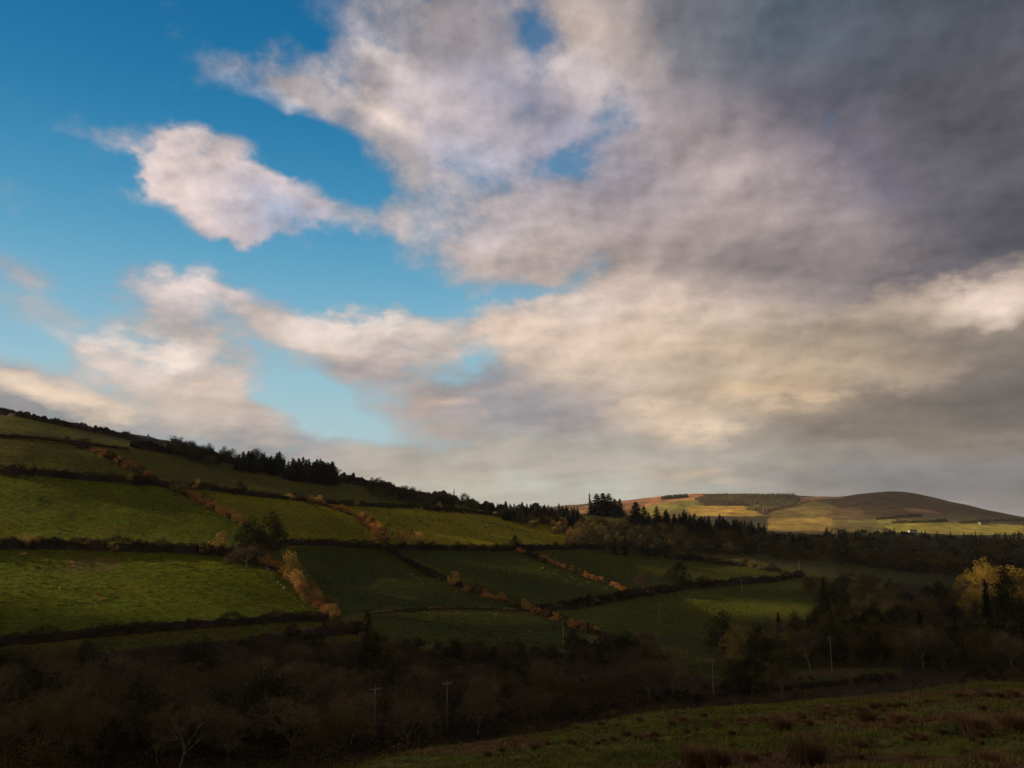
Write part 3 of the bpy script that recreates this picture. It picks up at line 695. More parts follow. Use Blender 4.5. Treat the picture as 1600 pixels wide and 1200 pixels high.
def hedge(poly, label, h=2.4, w=1.6, m='bramble', m2=None, per=34, leaf=.42, rough=.5, name='hedge', bank=.6, rmin=110, gaps=0.0):
    P, Ln = line_pts(poly, rmin=rmin); R = np.random.default_rng(abs(hash(label)) % 10000 if False else len(label)*131+int(poly[0][0]))
    root = link(name, None, loc=P[0]); tag(root, label, 'hedge')
    o = P[0]
    T = np.gradient(P[:, :2], axis=0); T /= np.linalg.norm(T, axis=1, keepdims=True)+1e-9; Nn = np.column_stack([-T[:, 1], T[:, 0]])
    # earth bank
    prof = [(-1.1, -.3), (-.8, .55), (-.3, .95), (.3, 1.0), (.8, .5), (1.15, -.3)]; bank = max(bank, h*(.55 if m == 'bramble' or m == 'leaf_dark' else .25))
    g = G(); rows = []
    for a, b in prof:
        q = P.copy(); q[:, :2] += Nn*(a*w*.75*(1+.2*R.normal(size=(len(P), 1)))); q[:, 2] = P[:, 2]+b*bank*(1+.2*R.normal(size=len(P))); rows.append(q-o)
    Vb = np.stack(rows, 1).reshape(-1, 3); k = len(prof); i, j = np.meshgrid(np.arange(len(P)-1), np.arange(k-1), indexing='ij'); b_ = i*k+j
    g.add(Vb, np.stack([b_, b_+1, b_+k+1, b_+k], -1).reshape(-1, 4)); link('bank', g.mesh('bank', [MT['earth']], True), root)
    n = int(Ln*per*3.4*max(w, 1)/1.6*h/2.4); leaf *= .66; s = R.uniform(0, len(P)-1, n); i = np.minimum(s.astype(int), len(P)-2); f = s-i
    base = P[i]+(P[i+1]-P[i])*f[:, None]
    along = s*Ln/len(P)
    hh = h*np.clip(.95+rough*2.6*fbm(along/8+R.uniform(0, 99), np.zeros(n), 7, 3)+rough*2.2*fbm(along/2.3+R.uniform(0, 99), np.ones(n), 9, 3), .3, 2.2)
    if gaps: hh = hh*np.where(fbm(along/11+R.uniform(0, 99), np.ones(n)*3, 5, 3) > -.25+gaps, 1, .35)
    th = R.uniform(0, math.pi, n); rr_ = R.uniform(.3, 1, n)**.4
    off = np.cos(th)*rr_*w*np.clip(1+1.8*fbm(along/3, np.ones(n), 8, 3), .4, 1.7); up = .15+np.sin(th)*rr_*hh
    q = base.copy(); q[:, :2] += Nn[i]*off[:, None]; q[:, 2] += up
    g = G(); split = R.random(n) < (.5 if m2 else 1.1)
    clump = fbm(along/5+7, np.ones(n)*9, 19, 3) > 0 if m2 else np.ones(n, bool)
    sz = leaf*R.uniform(.6, 1.5, n)
    pick = (clump & (R.random(n) < .85)) | (R.random(n) < .12) if m2 else clump
    g.leaves(q[pick]-o, sz[pick], R, 0, .7)
    mats = [MT[m]]
    if m2: g.leaves(q[~pick]-o, sz[~pick], R, 1, .7); mats.append(MT[m2])
    link('foliage', g.mesh('foliage', mats), root)
    return root

exec_parts = True
#HEDGES
hedge([(-190, 600), (-40, 640), (60, 657), (130, 672), (200, 686)], 'dark scrub hedge along the skyline at the top left of the hill', 4.2, 3, rough=.5, leaf=.6)
hedge([(-190, 672), (-30, 681), (50, 685), (108, 692), (200, 703)], 'topmost dark hedge across the hillside, just below the skyline scrub', 2.2, 1.6)
hedge([(-190, 722), (-30, 737), (50, 741), (130, 749), (200, 753), (262, 760)], 'long dark hedge above the large bright green field', 3.4, 2.2, rough=.6)
hedge([(275, 762), (330, 765), (390, 774), (470, 782)], 'dark hedge running right from the corner of the bright field to the upper bracken hedge', 3.0, 1.8)
hedge([(470, 782), (540, 789), (620, 793), (700, 797), (790, 808)], 'dark hedge above the sunlit middle field, ending at the conifer belt', 2.6, 1.8)
hedge([(-190, 856), (-30, 856), (60, 856), (150, 858), (250, 861), (340, 866), (375, 868)], 'thick dark hedge between the bright field and the lower left field', 4.2, 2.6, rough=.5)
hedge([(440, 850), (520, 852), (590, 856), (595, 857)], 'dark hedge right of the tall tree clump, below the middle field', 3.0, 2)
hedge([(610, 857), (700, 859), (800, 860), (880, 857), (945, 857)], 'long dark hedge under the sunlit field, reaching the wooded belt', 3.2, 2)
hedge([(-190, 1030), (-30, 1011), (100, 999), (200, 989), (300, 981), (400, 973), (480, 968), (512, 970)], 'thick dark hedge along the bottom of the lower left field', 3.0, 2)
hedge([(112, 693), (150, 707), (185, 722), (212, 735), (238, 747)], 'upper bracken hedge dropping from the skyline fields to the long dark hedge', 3.0, 2.6, 'bracken', 'bramble', rough=.8)
hedge([(268, 762), (300, 777), (340, 797), (385, 822)], 'orange sunlit bracken hedge at the right side of the bright field', 3.2, 2.8, 'bracken', 'dry', rough=.6)
hedge([(475, 781), (520, 793), (560, 808), (590, 828), (600, 845)], 'russet bracken hedge between the two middle fields', 3.8, 3.2, 'bracken', 'dry', rough=.9)
hedge([(405, 882), (440, 890), (465, 915), (490, 942), (525, 966)], 'golden bushy hedge below the tall tree clump', 3.8, 2.8, 'dry', 'bracken', rough=.8)
hedge([(604, 858), (640, 880), (680, 902), (720, 918)], 'dark diagonal hedge falling right from the lit bushes', 2.6, 2, 'bramble')
hedge([(720, 918), (775, 936), (830, 954), (880, 974), (935, 992)], 'orange brown diagonal hedge reaching down to the valley wood', 2.5, 2.0, 'bracken', 'bramble', rough=.9)
hedge([(812, 862), (850, 876), (900, 896), (950, 913), (988, 926)], 'reddish diagonal hedge beside the tree in the right hand field', 3.0, 2.4, 'bracken', 'bramble', rough=.6)
hedge([(835, 956), (900, 950), (960, 938), (1020, 926), (1100, 916), (1200, 909), (1252, 900)], 'long dark hedge rising right below the two round field trees', 3.6, 2.6, 'bramble', rough=.6)
hedge([(1040, 872), (1100, 876), (1160, 884), (1230, 897)], 'scrubby brown hedge along the foot of the wooded belt', 4, 3, 'bramble', 'leaf_olive', rough=.8)
hedge([(572, 960), (620, 955), (700, 951), (780, 952), (828, 956)], 'thin low hedge with pale stones between the two darkest fields', 1.0, .8, 'bramble', 'dry', bank=.5)
hedge([(380, 1012), (440, 1003), (500, 993), (560, 985), (580, 1000)], 'ragged thorn hedge at the top edge of the valley wood', 4, 3, 'bramble', 'leaf_olive', rough=.9)

hedge([(528, 752), (600, 764), (700, 784), (800, 798), (905, 812)], 'dark thicket of low trees running along the falling crest', 5.5, 5, 'leaf_dark', 'bramble', rough=.9, name='thicket', leaf=.8)
hedge([(205, 699), (262, 708), (330, 717), (380, 729)], 'dark thicket under the skyline belt right of the farm', 5, 4, 'bramble', 'leaf_dark', rough=.7, name='thicket', leaf=.7)
hedge([(960, 1110), (1100, 1090), (1250, 1076), (1400, 1062)], 'low dark hedge behind the far edge of the near field', 1.8, 1.5, 'bramble', 'rush')
for pl, ks, hr_, lb in (
 ([(268, 764), (300, 779), (340, 799), (385, 824)], ['bush_bracken', 'bush_gold', 'bush_olive'], (2.4, 4.4), 'sunlit shrub growing in the orange hedge beside the bright field'),
 ([(475, 783), (520, 795), (560, 810), (598, 842)], ['bush_bracken', 'bush_bracken', 'bush_gold'], (2.8, 5), 'russet shrub growing in the hedge between the two middle fields'),
 ([(440, 892), (465, 917), (490, 943), (523, 966)], ['bush_gold', 'bush_olive', 'bush_bracken'], (3, 5.2), 'golden shrub growing in the bushy hedge below the tree clump'),
 ([(690, 908), (720, 920), (775, 938), (830, 955), (930, 991)], ['bush_bracken', 'bush_dark', 'bush_gold'], (2, 3.6), 'brown shrub growing in the long diagonal hedge'),
 ([(150, 709), (185, 724), (212, 737), (238, 748)], ['bush_bracken', 'bush_dark'], (2.5, 4.5), 'russet shrub growing in the upper bracken hedge'),
 ([(815, 865), (900, 897), (980, 925)], ['bush_bracken', 'bush_dark'], (2.2, 4), 'reddish shrub growing in the right hand diagonal hedge'),
 ([(860, 954), (960, 940), (1100, 918), (1250, 901)], ['bush_dark', 'bush_dark', 'bush_olive'], (2.5, 5), 'dark shrub growing in the long rising hedge'),
 ([(10, 856), (150, 859), (330, 866)], ['bush_dark', 'bush_gold', 'bush_dark'], (3.5, 5.5), 'shrub growing in the thick hedge under the bright field'),
 ([(-10, 738), (130, 750), (262, 761)], ['bush_dark'], (3, 5), 'dark shrub growing in the long hedge above the bright field'),
 ([(280, 763), (390, 775), (540, 790), (780, 806)], ['bush_dark', 'bush_dark', 'bush_gold'], (2.4, 4.4), 'shrub growing in the hedge under the top field'),
 ([(610, 858), (800, 861), (940, 858)], ['bush_dark'], (3, 5), 'dark shrub growing in the hedge under the sunlit middle field'),
 ([(1050, 873), (1160, 885), (1230, 897)], ['bush_olive', 'bush_dark'], (4, 7), 'scrubby bush along the foot of the wooded belt')):
    P, Ln = line_pts(pl, step=1.0); nsh = int(Ln/6.5)
    for i in np.sort(R0.choice(len(P), min(nsh, 26), replace=False)):
        plant(ks[int(R0.integers(len(ks)))], P[i]+[R0.normal()*.8, R0.normal()*.8, 0], R0.uniform(*hr_), lb, lb.replace('shrub growing', 'shrubs').replace('bush ', 'bushes '), wide=1.15)
#TREES
def one(kind, px, py, h, label, wide=1.0, rmin=110, group=None):
    return plant(kind, cast(px, py, rmin)[0], h, label, group, wide=wide)
def at_px(kind, px, top, bot, label, wide=1.0, rmin=110, group=None):
    p = cast(px, bot, rmin)[0]; h = (bot-top)/F*np.hypot(p[0], p[1])*1.02
    return plant(kind, p, h, label, group, wide=wide)
# single trees and bushes one can point to
at_px('evergreen', 392, 812, 878, 'tall dark ivy clad tree at the left of the hedge junction clump')
at_px('evergreen', 420, 806, 872, 'tallest dark tree in the clump at the hedge junction', .9)
at_px('bare_brown', 385, 836, 885, 'reddish bare tree in front of the dark junction clump', 1.3)
at_px('evergreen', 434, 822, 868, 'shorter dark tree at the right of the junction clump', .8)
at_px('bare_brown', 408, 826, 880, 'bare brown tree in the middle of the junction clump', 1.2)
at_px('bush_gold', 345, 832, 866, 'golden bush on the thick hedge left of the tree clump', .8)
at_px('bush_olive', 322, 765, 786, 'olive round bush on the orange bracken hedge')
at_px('bush_olive', 288, 754, 772, 'olive bush at the top end of the orange bracken hedge')
at_px('bush_gold', 452, 862, 902, 'tall golden bush at the top of the bushy hedge', .6)
at_px('bush_gold', 462, 890, 920, 'middle golden bush of the bushy hedge', .8)
at_px('bush_olive', 482, 908, 940, 'olive tipped bush in the lower part of the bushy hedge', .8)
at_px('bush_gold', 515, 942, 968, 'last golden bush at the foot of the bushy hedge', 1)
at_px('bush_olive', 575, 796, 822, 'green bush on the russet bracken hedge', .7)
at_px('bush_bracken', 588, 815, 850, 'orange bush where the russet hedge meets the dark hedge', .55)
at_px('bush_olive', 600, 822, 858, 'dull green bush at the foot of the russet hedge', .6)
at_px('bush_bracken', 626, 828, 848, 'left half of the sunlit tan thicket above the dark hedge', 1)
at_px('bush_gold', 652, 826, 849, 'right half of the sunlit tan thicket above the dark hedge', .9)
at_px('bush_gold', 708, 888, 915, 'small pale round bush on the dark diagonal hedge', .75)
at_px('bush_gold', 686, 783, 796, 'lone pale bush under the crest belt', .7)
at_px('bush_dark', 803, 836, 860, 'small dark bush at the right end of the sunlit field', .7)
at_px('bush_gold', 818, 932, 952, 'pale twiggy bush at the crossing of two hedges', .5)
at_px('bare_olive', 1005, 880, 922, 'olive brown bare tree standing left of the dark field tree', .9)
at_px('bare_olive', 1048, 876, 922, 'pale olive tree just behind the dark field tree', .8)
at_px('evergreen', 1064, 878, 920, 'dark round tree standing on the hedge of the right field')
at_px('bush_dark', 1100, 898, 918, 'dark low bush right of the dark field tree', .9)
at_px('bush_dark', 1038, 910, 928, 'dark bush under the dark field tree', .9)
at_px('bush_gold', 897, 820, 855, 'orange bush at the right corner of the sunlit field', .55)
at_px('bush_bracken', 890, 824, 852, 'russet bush at the edge of the wooded belt', .5)
at_px('bush_dark', 104, 682, 695, 'small dark bush on the topmost hedge', .7)
at_px('bush_dark', 24, 725, 744, 'round dark bush on the long hedge near its left end', .8)
at_px('bush_dark', 130, 686, 706, 'dark bush at the upper end of the upper bracken hedge', .9)
at_px('bush_dark', 220, 742, 760, 'dark bush where the upper bracken hedge meets the long hedge', 1)
at_px('bush_gold', 203, 740, 755, 'small yellow bush on the long dark hedge', .6)
at_px('bush_dark', 570, 955, 990, 'dark pointed bush at the left end of the thin hedge', .5)
at_px('bush_dark', 375, 752, 772, 'dark bush on the hedge right of the bright field corner', 1)
at_px('bush_gold', 308, 748, 764, 'pale bush on the hedge right of the bright field corner', .7)
at_px('bush_gold', 471, 832, 850, 'small lone pale bush above the dark hedge right of the tree clump', .4)
# rough tufts in the lower left field
tuf = [(152, 930, 1.3), (162, 938, 1.3), (112, 880, 1.0), (160, 878, 1.1), (38, 868, 1.2)]
tl = ['upper pale tuft of dead bracken in the middle of the lower left field', 'lower pale tuft of dead bracken in the middle of the lower left field', 'pale grass tuft left of the brown patch below the thick hedge', 'brown tuft under the thick dark hedge', 'rusty tuft at the left end of the thick hedge']
for (x, y, h), lb in zip(tuf, tl): plant('bush_gold', cast(x, y)[0], h, lb, wide=2.2)
# belts on the crest
scatter([(266, 700), (300, 705), (380, 725), (380, 735), (300, 722), (268, 712)], 40, [('evergreen', 5), ('bare_brown', 1)], (8, 11.5), 'dark tree in the skyline belt right of the farm sheds', 'trees of the skyline belt by the farm', 4)
scatter([(370, 730), (440, 738), (436, 744), (372, 736)], 34, [('conifer', 3), ('evergreen', 1)], (8, 14.5), {'conifer': 'dark pointed conifer in the left conifer stand on the skyline', 'evergreen': 'round headed tree in the left conifer stand on the skyline'}, 'left conifer stand on the skyline', 2.2, wide=1.35)
scatter([(450, 744), (526, 752), (524, 759), (450, 750)], 58, [('conifer', 4), ('evergreen', 1)], (8.5, 15), {'conifer': 'dark pointed conifer in the right conifer stand on the skyline', 'evergreen': 'round headed tree in the right conifer stand on the skyline'}, 'right conifer stand on the skyline', 2.2, wide=1.4)
at_px('conifer', 442, 716, 742, 'single conifer standing in the gap between the two skyline stands', .8)
scatter([(530, 752), (620, 762), (700, 780), (700, 786), (600, 772), (530, 758)], 34, [('evergreen', 2), ('bush_dark', 2)], (4, 7), 'low dark tree on the crest right of the conifer stands', 'low trees on the crest', 4)
scatter([(580, 772), (700, 790), (720, 796), (700, 796), (590, 778)], 34, [('evergreen', 3), ('bare_brown', 1)], (8, 11), 'dark rounded tree in the belt above the sunlit middle field', 'belt above the sunlit middle field', 4)
scatter([(700, 785), (800, 797), (880, 806), (880, 812), (800, 806), (720, 795)], 40, [('evergreen', 3), ('bare_brown', 1), ('conifer', 1)], (6, 9), 'dark tree on the falling crest before the plantation', 'trees on the falling crest', 4)
at_px('conifer', 709, 764, 788, 'thin conifer sticking up from the falling crest', .5)
at_px('evergreen', 727, 770, 792, 'round topped dark tree on the falling crest')
scatter([(790, 806), (905, 812), (905, 822), (790, 815)], 100, [('conifer', 5), ('bare_olive', 1)], (7.5, 13), {'conifer': 'slim conifer in the dense plantation above the sunlit field', 'bare_olive': 'bare olive tree on the plantation edge above the sunlit field'}, {'conifer': 'plantation conifers', 'bare_olive': 'bare trees at the plantation edge'}, 3, wide=1.35)
scatter([(800, 812), (890, 822), (890, 838), (870, 835), (800, 818)], 24, [('bare_olive', 2), ('bush_olive', 1), ('bush_gold', 1)], (5, 8), 'tan leafless tree on the edge between plantation and sunlit field', 'tan trees at the field edge', 3)
for px, top, lb, w in ((924, 771, 'slender conifer at the left of the tall skyline cluster', .55), (934, 772, 'second conifer of the tall skyline cluster', .9), (943, 771, 'broad conifer in the middle of the tall skyline cluster', 1.0), (952, 772, 'tall conifer right of the middle of the skyline cluster', 1.0), (961, 780, 'shorter conifer at the right side of the skyline cluster', .9), (968, 780, 'small pointed conifer at the right end of the skyline cluster', .8), (993, 786, 'lone conifer between the skyline cluster and the far hill', 1.1)):
    by = 806 if px < 980 else 824
    p = cast(px, by)[0]; r_ = np.hypot(p[0], p[1]); plant('conifer', p, (by-top)/F*r_, lb, wide=(2.5 if px > 925 else 1.3)*w)
# wooded belt in the middle
mixl = {'conifer': 'dark conifer on the upper edge of the wooded belt', 'evergreen': 'dark rounded tree in the wooded belt', 'bare_olive': 'olive leafless tree in the wooded belt', 'bare_brown': 'brown leafless tree in the wooded belt', 'olive': 'soft olive crowned tree in the wooded belt'}
scatter([(1000, 822), (1060, 826), (1200, 836), (1200, 843), (1080, 840), (1000, 830)], 80, [('conifer', 1)], (9, 19), mixl, 'conifers on the upper edge of the belt', 4, wide=1.5)
scatter([(905, 820), (1000, 828), (1200, 842), (1200, 868), (1040, 868), (960, 862), (900, 850)], 125, [('evergreen', 2), ('bare_olive', 2), ('bare_brown', 1), ('olive', 4)], (8, 13), mixl, 'trees of the wooded belt', 6)
scatter([(930, 858), (1040, 864), (1040, 872), (950, 868)], 14, [('evergreen', 3), ('conifer', 1), ('bare_brown', 1)], (7, 12), {'evergreen': 'dark tree at the foot of the wooded belt beside the field', 'conifer': 'dark conifer at the foot of the wooded belt beside the field', 'bare_brown': 'bare tree at the foot of the wooded belt beside the field'}, 'trees at the foot of the belt', 4)
# far valley woods
farl = {'far_round': 'soft olive round tree in the far valley wood', 'far_dark': 'dark round tree in the far valley wood', 'far_bare': 'brown bare tree in the far valley wood', 'far_conifer': 'dark conifer in the far valley wood'}
scatter([(1200, 846), (1330, 843), (1600, 850), (1640, 846), (1640, 866), (1400, 862), (1200, 860)], 130, [('far_dark', 2), ('far_round', 4), ('far_conifer', 1)], (10, 15), farl, 'trees of the far valley wood', 8, wide=1.3)
scatter([(1290, 838), (1420, 838), (1440, 843), (1600, 843), (1600, 848), (1290, 846)], 50, [('far_dark', 1), ('far_conifer', 1)], (11, 17), {'far_dark': 'dark tree in the line below the lit far meadow', 'far_conifer': 'dark conifer in the line below the lit far meadow'}, 'tree line below the far meadow', 8, wide=1.3)
midl = {'far_round': 'olive rounded tree in the middle valley wood', 'far_bare': 'brown leafless tree in the middle valley wood', 'far_dark': 'dark tree in the middle valley wood'}
scatter([(1200, 864), (1640, 862), (1640, 905), (1500, 900), (1300, 880), (1200, 872)], 90, [('far_round', 6), ('far_bare', 1), ('far_dark', 1)], (9, 13), midl, 'trees of the middle valley wood', 7, wide=1.15)
scatter([(1250, 905), (1330, 905), (1370, 925), (1640, 945), (1640, 985), (1290, 975)], 75, [('bare_olive', 2), ('bare_brown', 1), ('olive', 3), ('evergreen', 2)], (9, 13), {'bare_olive': 'olive leafless tree in the wood right of the lower field', 'bare_brown': 'brown leafless tree in the wood right of the lower field', 'olive': 'olive crowned tree in the wood right of the lower field', 'evergreen': 'dark crowned tree in the wood right of the lower field'}, 'wood right of the lower field', 6)
rl = {'bare_olive': 'olive leafless tree in the dark right hand wood', 'bare_brown': 'brown leafless tree in the dark right hand wood', 'olive': 'dull olive crowned tree in the dark right hand wood', 'evergreen': 'near black evergreen in the dark right hand wood', 'conifer': 'dark conifer in the right hand wood', 'bare_grey': 'grey twiggy tree in the right hand wood'}
scatter([(1110, 1010), (1280, 985), (1640, 985), (1640, 1056), (1340, 1046), (1200, 1050), (1110, 1040)], 105, [('bare_olive', 3), ('bare_brown', 3), ('olive', 3), ('evergreen', 4), ('conifer', 1), ('bare_grey', 1)], (9, 15), rl, 'dark right hand wood', 5)
for px, top, bot, k, lb, w in ((1290, 915, 985, 'conifer', 'dark column shaped tree at the right corner of the lower field', 1.0), (1308, 918, 990, 'evergreen', 'dark broad tree right of the column shaped one', .8),
     (1514, 899, 958, 'gold', 'round golden sunlit tree at the left of the bright group', .8), (1545, 885, 962, 'gold', 'tallest golden sunlit tree in the bright group', .75), (1590, 897, 962, 'gold', 'golden sunlit tree at the right edge of the bright group', 1.0), (1525, 925, 975, 'gold', 'lower amber tree in front of the bright group', .8),
     (1572, 905, 1000, 'evergreen', 'dark tree silhouetted against the golden group', .5), (1548, 925, 1005, 'conifer', 'dark pointed tree in front of the golden group', .7), (1590, 925, 1040, 'evergreen', 'big dark tree at the right edge below the golden group', .7)):
    at_px(k, px, top, bot, lb, w)
# valley floor wood
vl = {'bare_brown': 'brown bare tree in the dark valley floor wood', 'bare_olive': 'olive bare tree in the dark valley floor wood', 'bare_grey': 'grey stemmed bare tree in the dark valley floor wood', 'evergreen': 'dark ivy covered tree in the valley floor wood', 'bush_dark': 'dark bramble thicket on the edge of the valley floor wood', 'bush_olive': 'dull green bush on the edge of the valley floor wood'}
scatter([(-40, 1050), (250, 1035), (560, 1020), (760, 1035), (930, 1018), (1010, 1010), (1080, 1050), (900, 1080), (500, 1085), (-190, 1120), (-190, 1060)], 125, [('bare_brown', 6), ('bare_olive', 2), ('evergreen', 1)], (5.5, 8.5), vl, 'valley floor wood', 4)
scatter([(-40, 1110), (500, 1090), (900, 1085), (1120, 1075), (1120, 1095), (900, 1120), (760, 1150), (620, 1175), (400, 1200), (-190, 1200), (-190, 1120)], 92, [('bare_brown', 3), ('bare_olive', 3), ('evergreen', 1.1), ('bare_grey', 5)], (8.5, 12.5), vl, 'valley floor wood', 5, wide=1.1)
scatter([(560, 1000), (700, 1018), (860, 1020), (1000, 1005), (1000, 1015), (760, 1035), (560, 1015)], 40, [('bush_dark', 3), ('bush_olive', 1)], (2.5, 4.5), vl, 'thickets at the wood edge', 3)
for px, top, bot, k, lb, w in ((748, 1065, 1145, 'bare_grey', 'pale three stemmed birch near the valley floor, right of the pole', .9), (690, 1085, 1150, 'bare_grey', 'pale slim trees around the second utility pole', .9), (530, 1080, 1150, 'bare_olive', 'broad olive bare tree left of the first utility pole', 1.2),
     (245, 1110, 1195, 'bare_grey', 'pale branched birch at the bottom left', 1.0), (1028, 1035, 1095, 'bare_grey', 'pale twiggy tree left of the tall utility pole', .8), (1175, 1020, 1085, 'evergreen', 'broad black evergreen right of the tall utility pole', 1.0), (1222, 1025, 1092, 'bare_grey', 'slim grey tree at the edge of the near field', .7), (1150, 1030, 1082, 'evergreen', 'black evergreen just behind the tall utility pole', .9),
     (60, 1075, 1160, 'evergreen', 'large dark evergreen at the lower left edge', 1.0), (170, 1130, 1200, 'evergreen', 'dark column shaped evergreen at the bottom left', .7)):
    at_px(k, px, top, bot, lb, w)

def undergrowth(polys, n, hr, label, mats, rmin=110):
    R = np.random.default_rng(n); g = G(); pts = []
    ar = [(max(p[0] for p in q)-min(p[0] for p in q))*(max(p[1] for p in q)-min(p[1] for p in q)) for q in polys]
    while len(pts) < n:
        q = polys[int(R.choice(len(polys), p=np.array(ar)/sum(ar)))]; xs = [p[0] for p in q]; ys = [p[1] for p in q]
        x, y = R.uniform(min(xs), max(xs)), R.uniform(min(ys), max(ys))
        if inpoly(x, y, q): pts.append((x, y))
    P = cast([p[0] for p in pts], [p[1] for p in pts], rmin)
    for p in P:
        r_ = np.hypot(p[0], p[1]); h = R.uniform(*hr); k = 90; u = R.normal(size=(k, 3)); u /= np.linalg.norm(u, axis=1, keepdims=True); u *= R.uniform(.5, 1, (k, 1))
        g.leaves(p+u*np.array([h*1.3, h*1.3, h*.8])+[0, 0, h*.35], h*.10*R.uniform(.6, 1.5, k)*(1+r_/1500), R, int(R.integers(len(mats))), .6)
    tag(link('undergrowth', g.mesh('undergrowth', mats)), label, 'undergrowth', kind='stuff')
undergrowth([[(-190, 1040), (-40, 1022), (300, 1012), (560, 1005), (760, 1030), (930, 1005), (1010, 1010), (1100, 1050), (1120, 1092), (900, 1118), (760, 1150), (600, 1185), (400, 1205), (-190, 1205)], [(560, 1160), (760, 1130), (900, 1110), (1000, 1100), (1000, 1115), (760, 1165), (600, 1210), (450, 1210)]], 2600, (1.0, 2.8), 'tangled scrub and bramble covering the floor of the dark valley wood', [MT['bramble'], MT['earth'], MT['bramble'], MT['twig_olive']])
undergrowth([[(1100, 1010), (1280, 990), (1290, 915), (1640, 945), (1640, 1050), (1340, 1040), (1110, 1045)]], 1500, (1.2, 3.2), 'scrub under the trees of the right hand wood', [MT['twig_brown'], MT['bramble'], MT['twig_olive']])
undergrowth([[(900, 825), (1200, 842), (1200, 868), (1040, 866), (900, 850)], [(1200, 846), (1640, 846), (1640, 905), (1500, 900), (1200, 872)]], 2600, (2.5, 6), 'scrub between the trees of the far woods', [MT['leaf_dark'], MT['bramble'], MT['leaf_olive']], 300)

undergrowth([[(800, 1125), (1000, 1075), (1200, 1056), (1640, 1046), (1640, 1072), (1300, 1100), (1000, 1128), (800, 1165)]], 1500, (.5, 1.5), 'low rusty scrub between the right hand wood and the near field', [MT['twig_brown'], MT['bramble'], MT['twig_olive']])
scatter([(800, 1130), (1000, 1085), (1200, 1064), (1620, 1052), (1620, 1068), (1300, 1094), (1000, 1122), (800, 1158)], 46, [('bush_dark', 2), ('bush_olive', 2)], (1.0, 2.6), 'low thorn bush in the rough strip behind the near field', 'bushes of the rough strip', 3)
#BUILDINGS
def gable(name, p, L_, W_, H_, rise, rz, label, cat, wallm, roofm, wins=2, chim=False, door=True):
    root = link(name, None, loc=(p[0], p[1], p[2]-.3)); root.rotation_euler = (0, 0, rz); tag(root, label, cat)
    g = G(); a, b = L_/2, W_/2
    v = [[-a, -b, 0], [a, -b, 0], [a, b, 0], [-a, b, 0], [-a, -b, H_], [a, -b, H_], [a, b, H_], [-a, b, H_], [-a, 0, H_+rise], [a, 0, H_+rise]]
    g.add(v, [[0, 1, 5, 4], [1, 2, 6, 5], [2, 3, 7, 6], [3, 0, 4, 7]]); g.add(v, [[5, 6, 9], [7, 4, 8]])
    link('wall', g.mesh('wall', [wallm]), root)
    g = G(); o_ = .4; e = rise/b
    for s in (-1, 1):
        y1 = s*(b+o_); z1 = H_-o_*e
        q = [[-a-o_, y1, z1], [a+o_, y1, z1], [a+o_, 0, H_+rise], [-a-o_, 0, H_+rise]]; q = np.array(q); q2 = q+[0, 0, .18]
        g.add(np.concatenate([q+[0, 0, .02], q2]), [[0, 1, 2, 3], [4, 5, 6, 7], [0, 1, 5, 4], [0, 3, 7, 4], [1, 2, 6, 5]])
    rf = link('roof', g.mesh('roof', [roofm]), root)
    if chim:
        g = G(); g.box((a*.8, 0, H_+rise+.5), (.9, .7, 1.6)); g.box((a*.8, 0, H_+rise+1.45), (.35, .35, .4)); link('chimney', g.mesh('chimney', [wallm]), rf)
    for s in (-1, 1):
        for k in range(wins):
            x = -a+(k+.7)*L_/(wins+.4); g = G(); g.box((x, s*(b+.02), H_*.55), (1.1, .06, 1.2)); wn = link('window', g.mesh('window', [MT['glass']]), root)
            g = G(); g.box((x, s*(b+.06), H_*.55-.66), (1.3, .16, .1)); link('sill', g.mesh('sill', [MT['wall']]), wn)
    if door:
        g = G(); g.box((0, -b-.03, 1.1), (1.1, .08, 2.2)); link('door', g.mesh('door', [MT['wood']]), root)
    return root
p = cast(220, 687)[0]; gable('farm_shed', (p[0], p[1], p[2]+.2), 20, 14.0, 3.0, 2.3, rad(78), 'larger farm shed with low pitched roof on the skyline', 'shed', MT['dwall'], MT['roof'], 2, True)
p = cast(247, 692)[0]; gable('farm_shed', (p[0], p[1], p[2]+.2), 18, 11.5, 3.6, 2.0, rad(76), 'smaller farm shed right of the larger one on the skyline', 'shed', MT['dwall'], MT['roof'], 2)
for px, py, L_, lb, c_ in ((1426, 832, 22, 'long white farmhouse in the lit meadow below the far hill', 'farmhouse'), (1537, 820, 24, 'pale farmhouse on the flank of the far hill at the right', 'farmhouse'), (1421, 845, 12, 'tiny white cottage among the far valley trees', 'cottage')):
    p = cast(px, py, 1000)[0]; r_ = np.hypot(p[0], p[1]); k = r_/2600
    gable(c_, p, L_*max(k, .6), 9*max(k, .6), 5.5*max(k, .6), 3.2*max(k, .6), rad(6), lb, 'house', MT['wall'] if px < 1500 else MT['stone'], MT['roof'], 4, True)

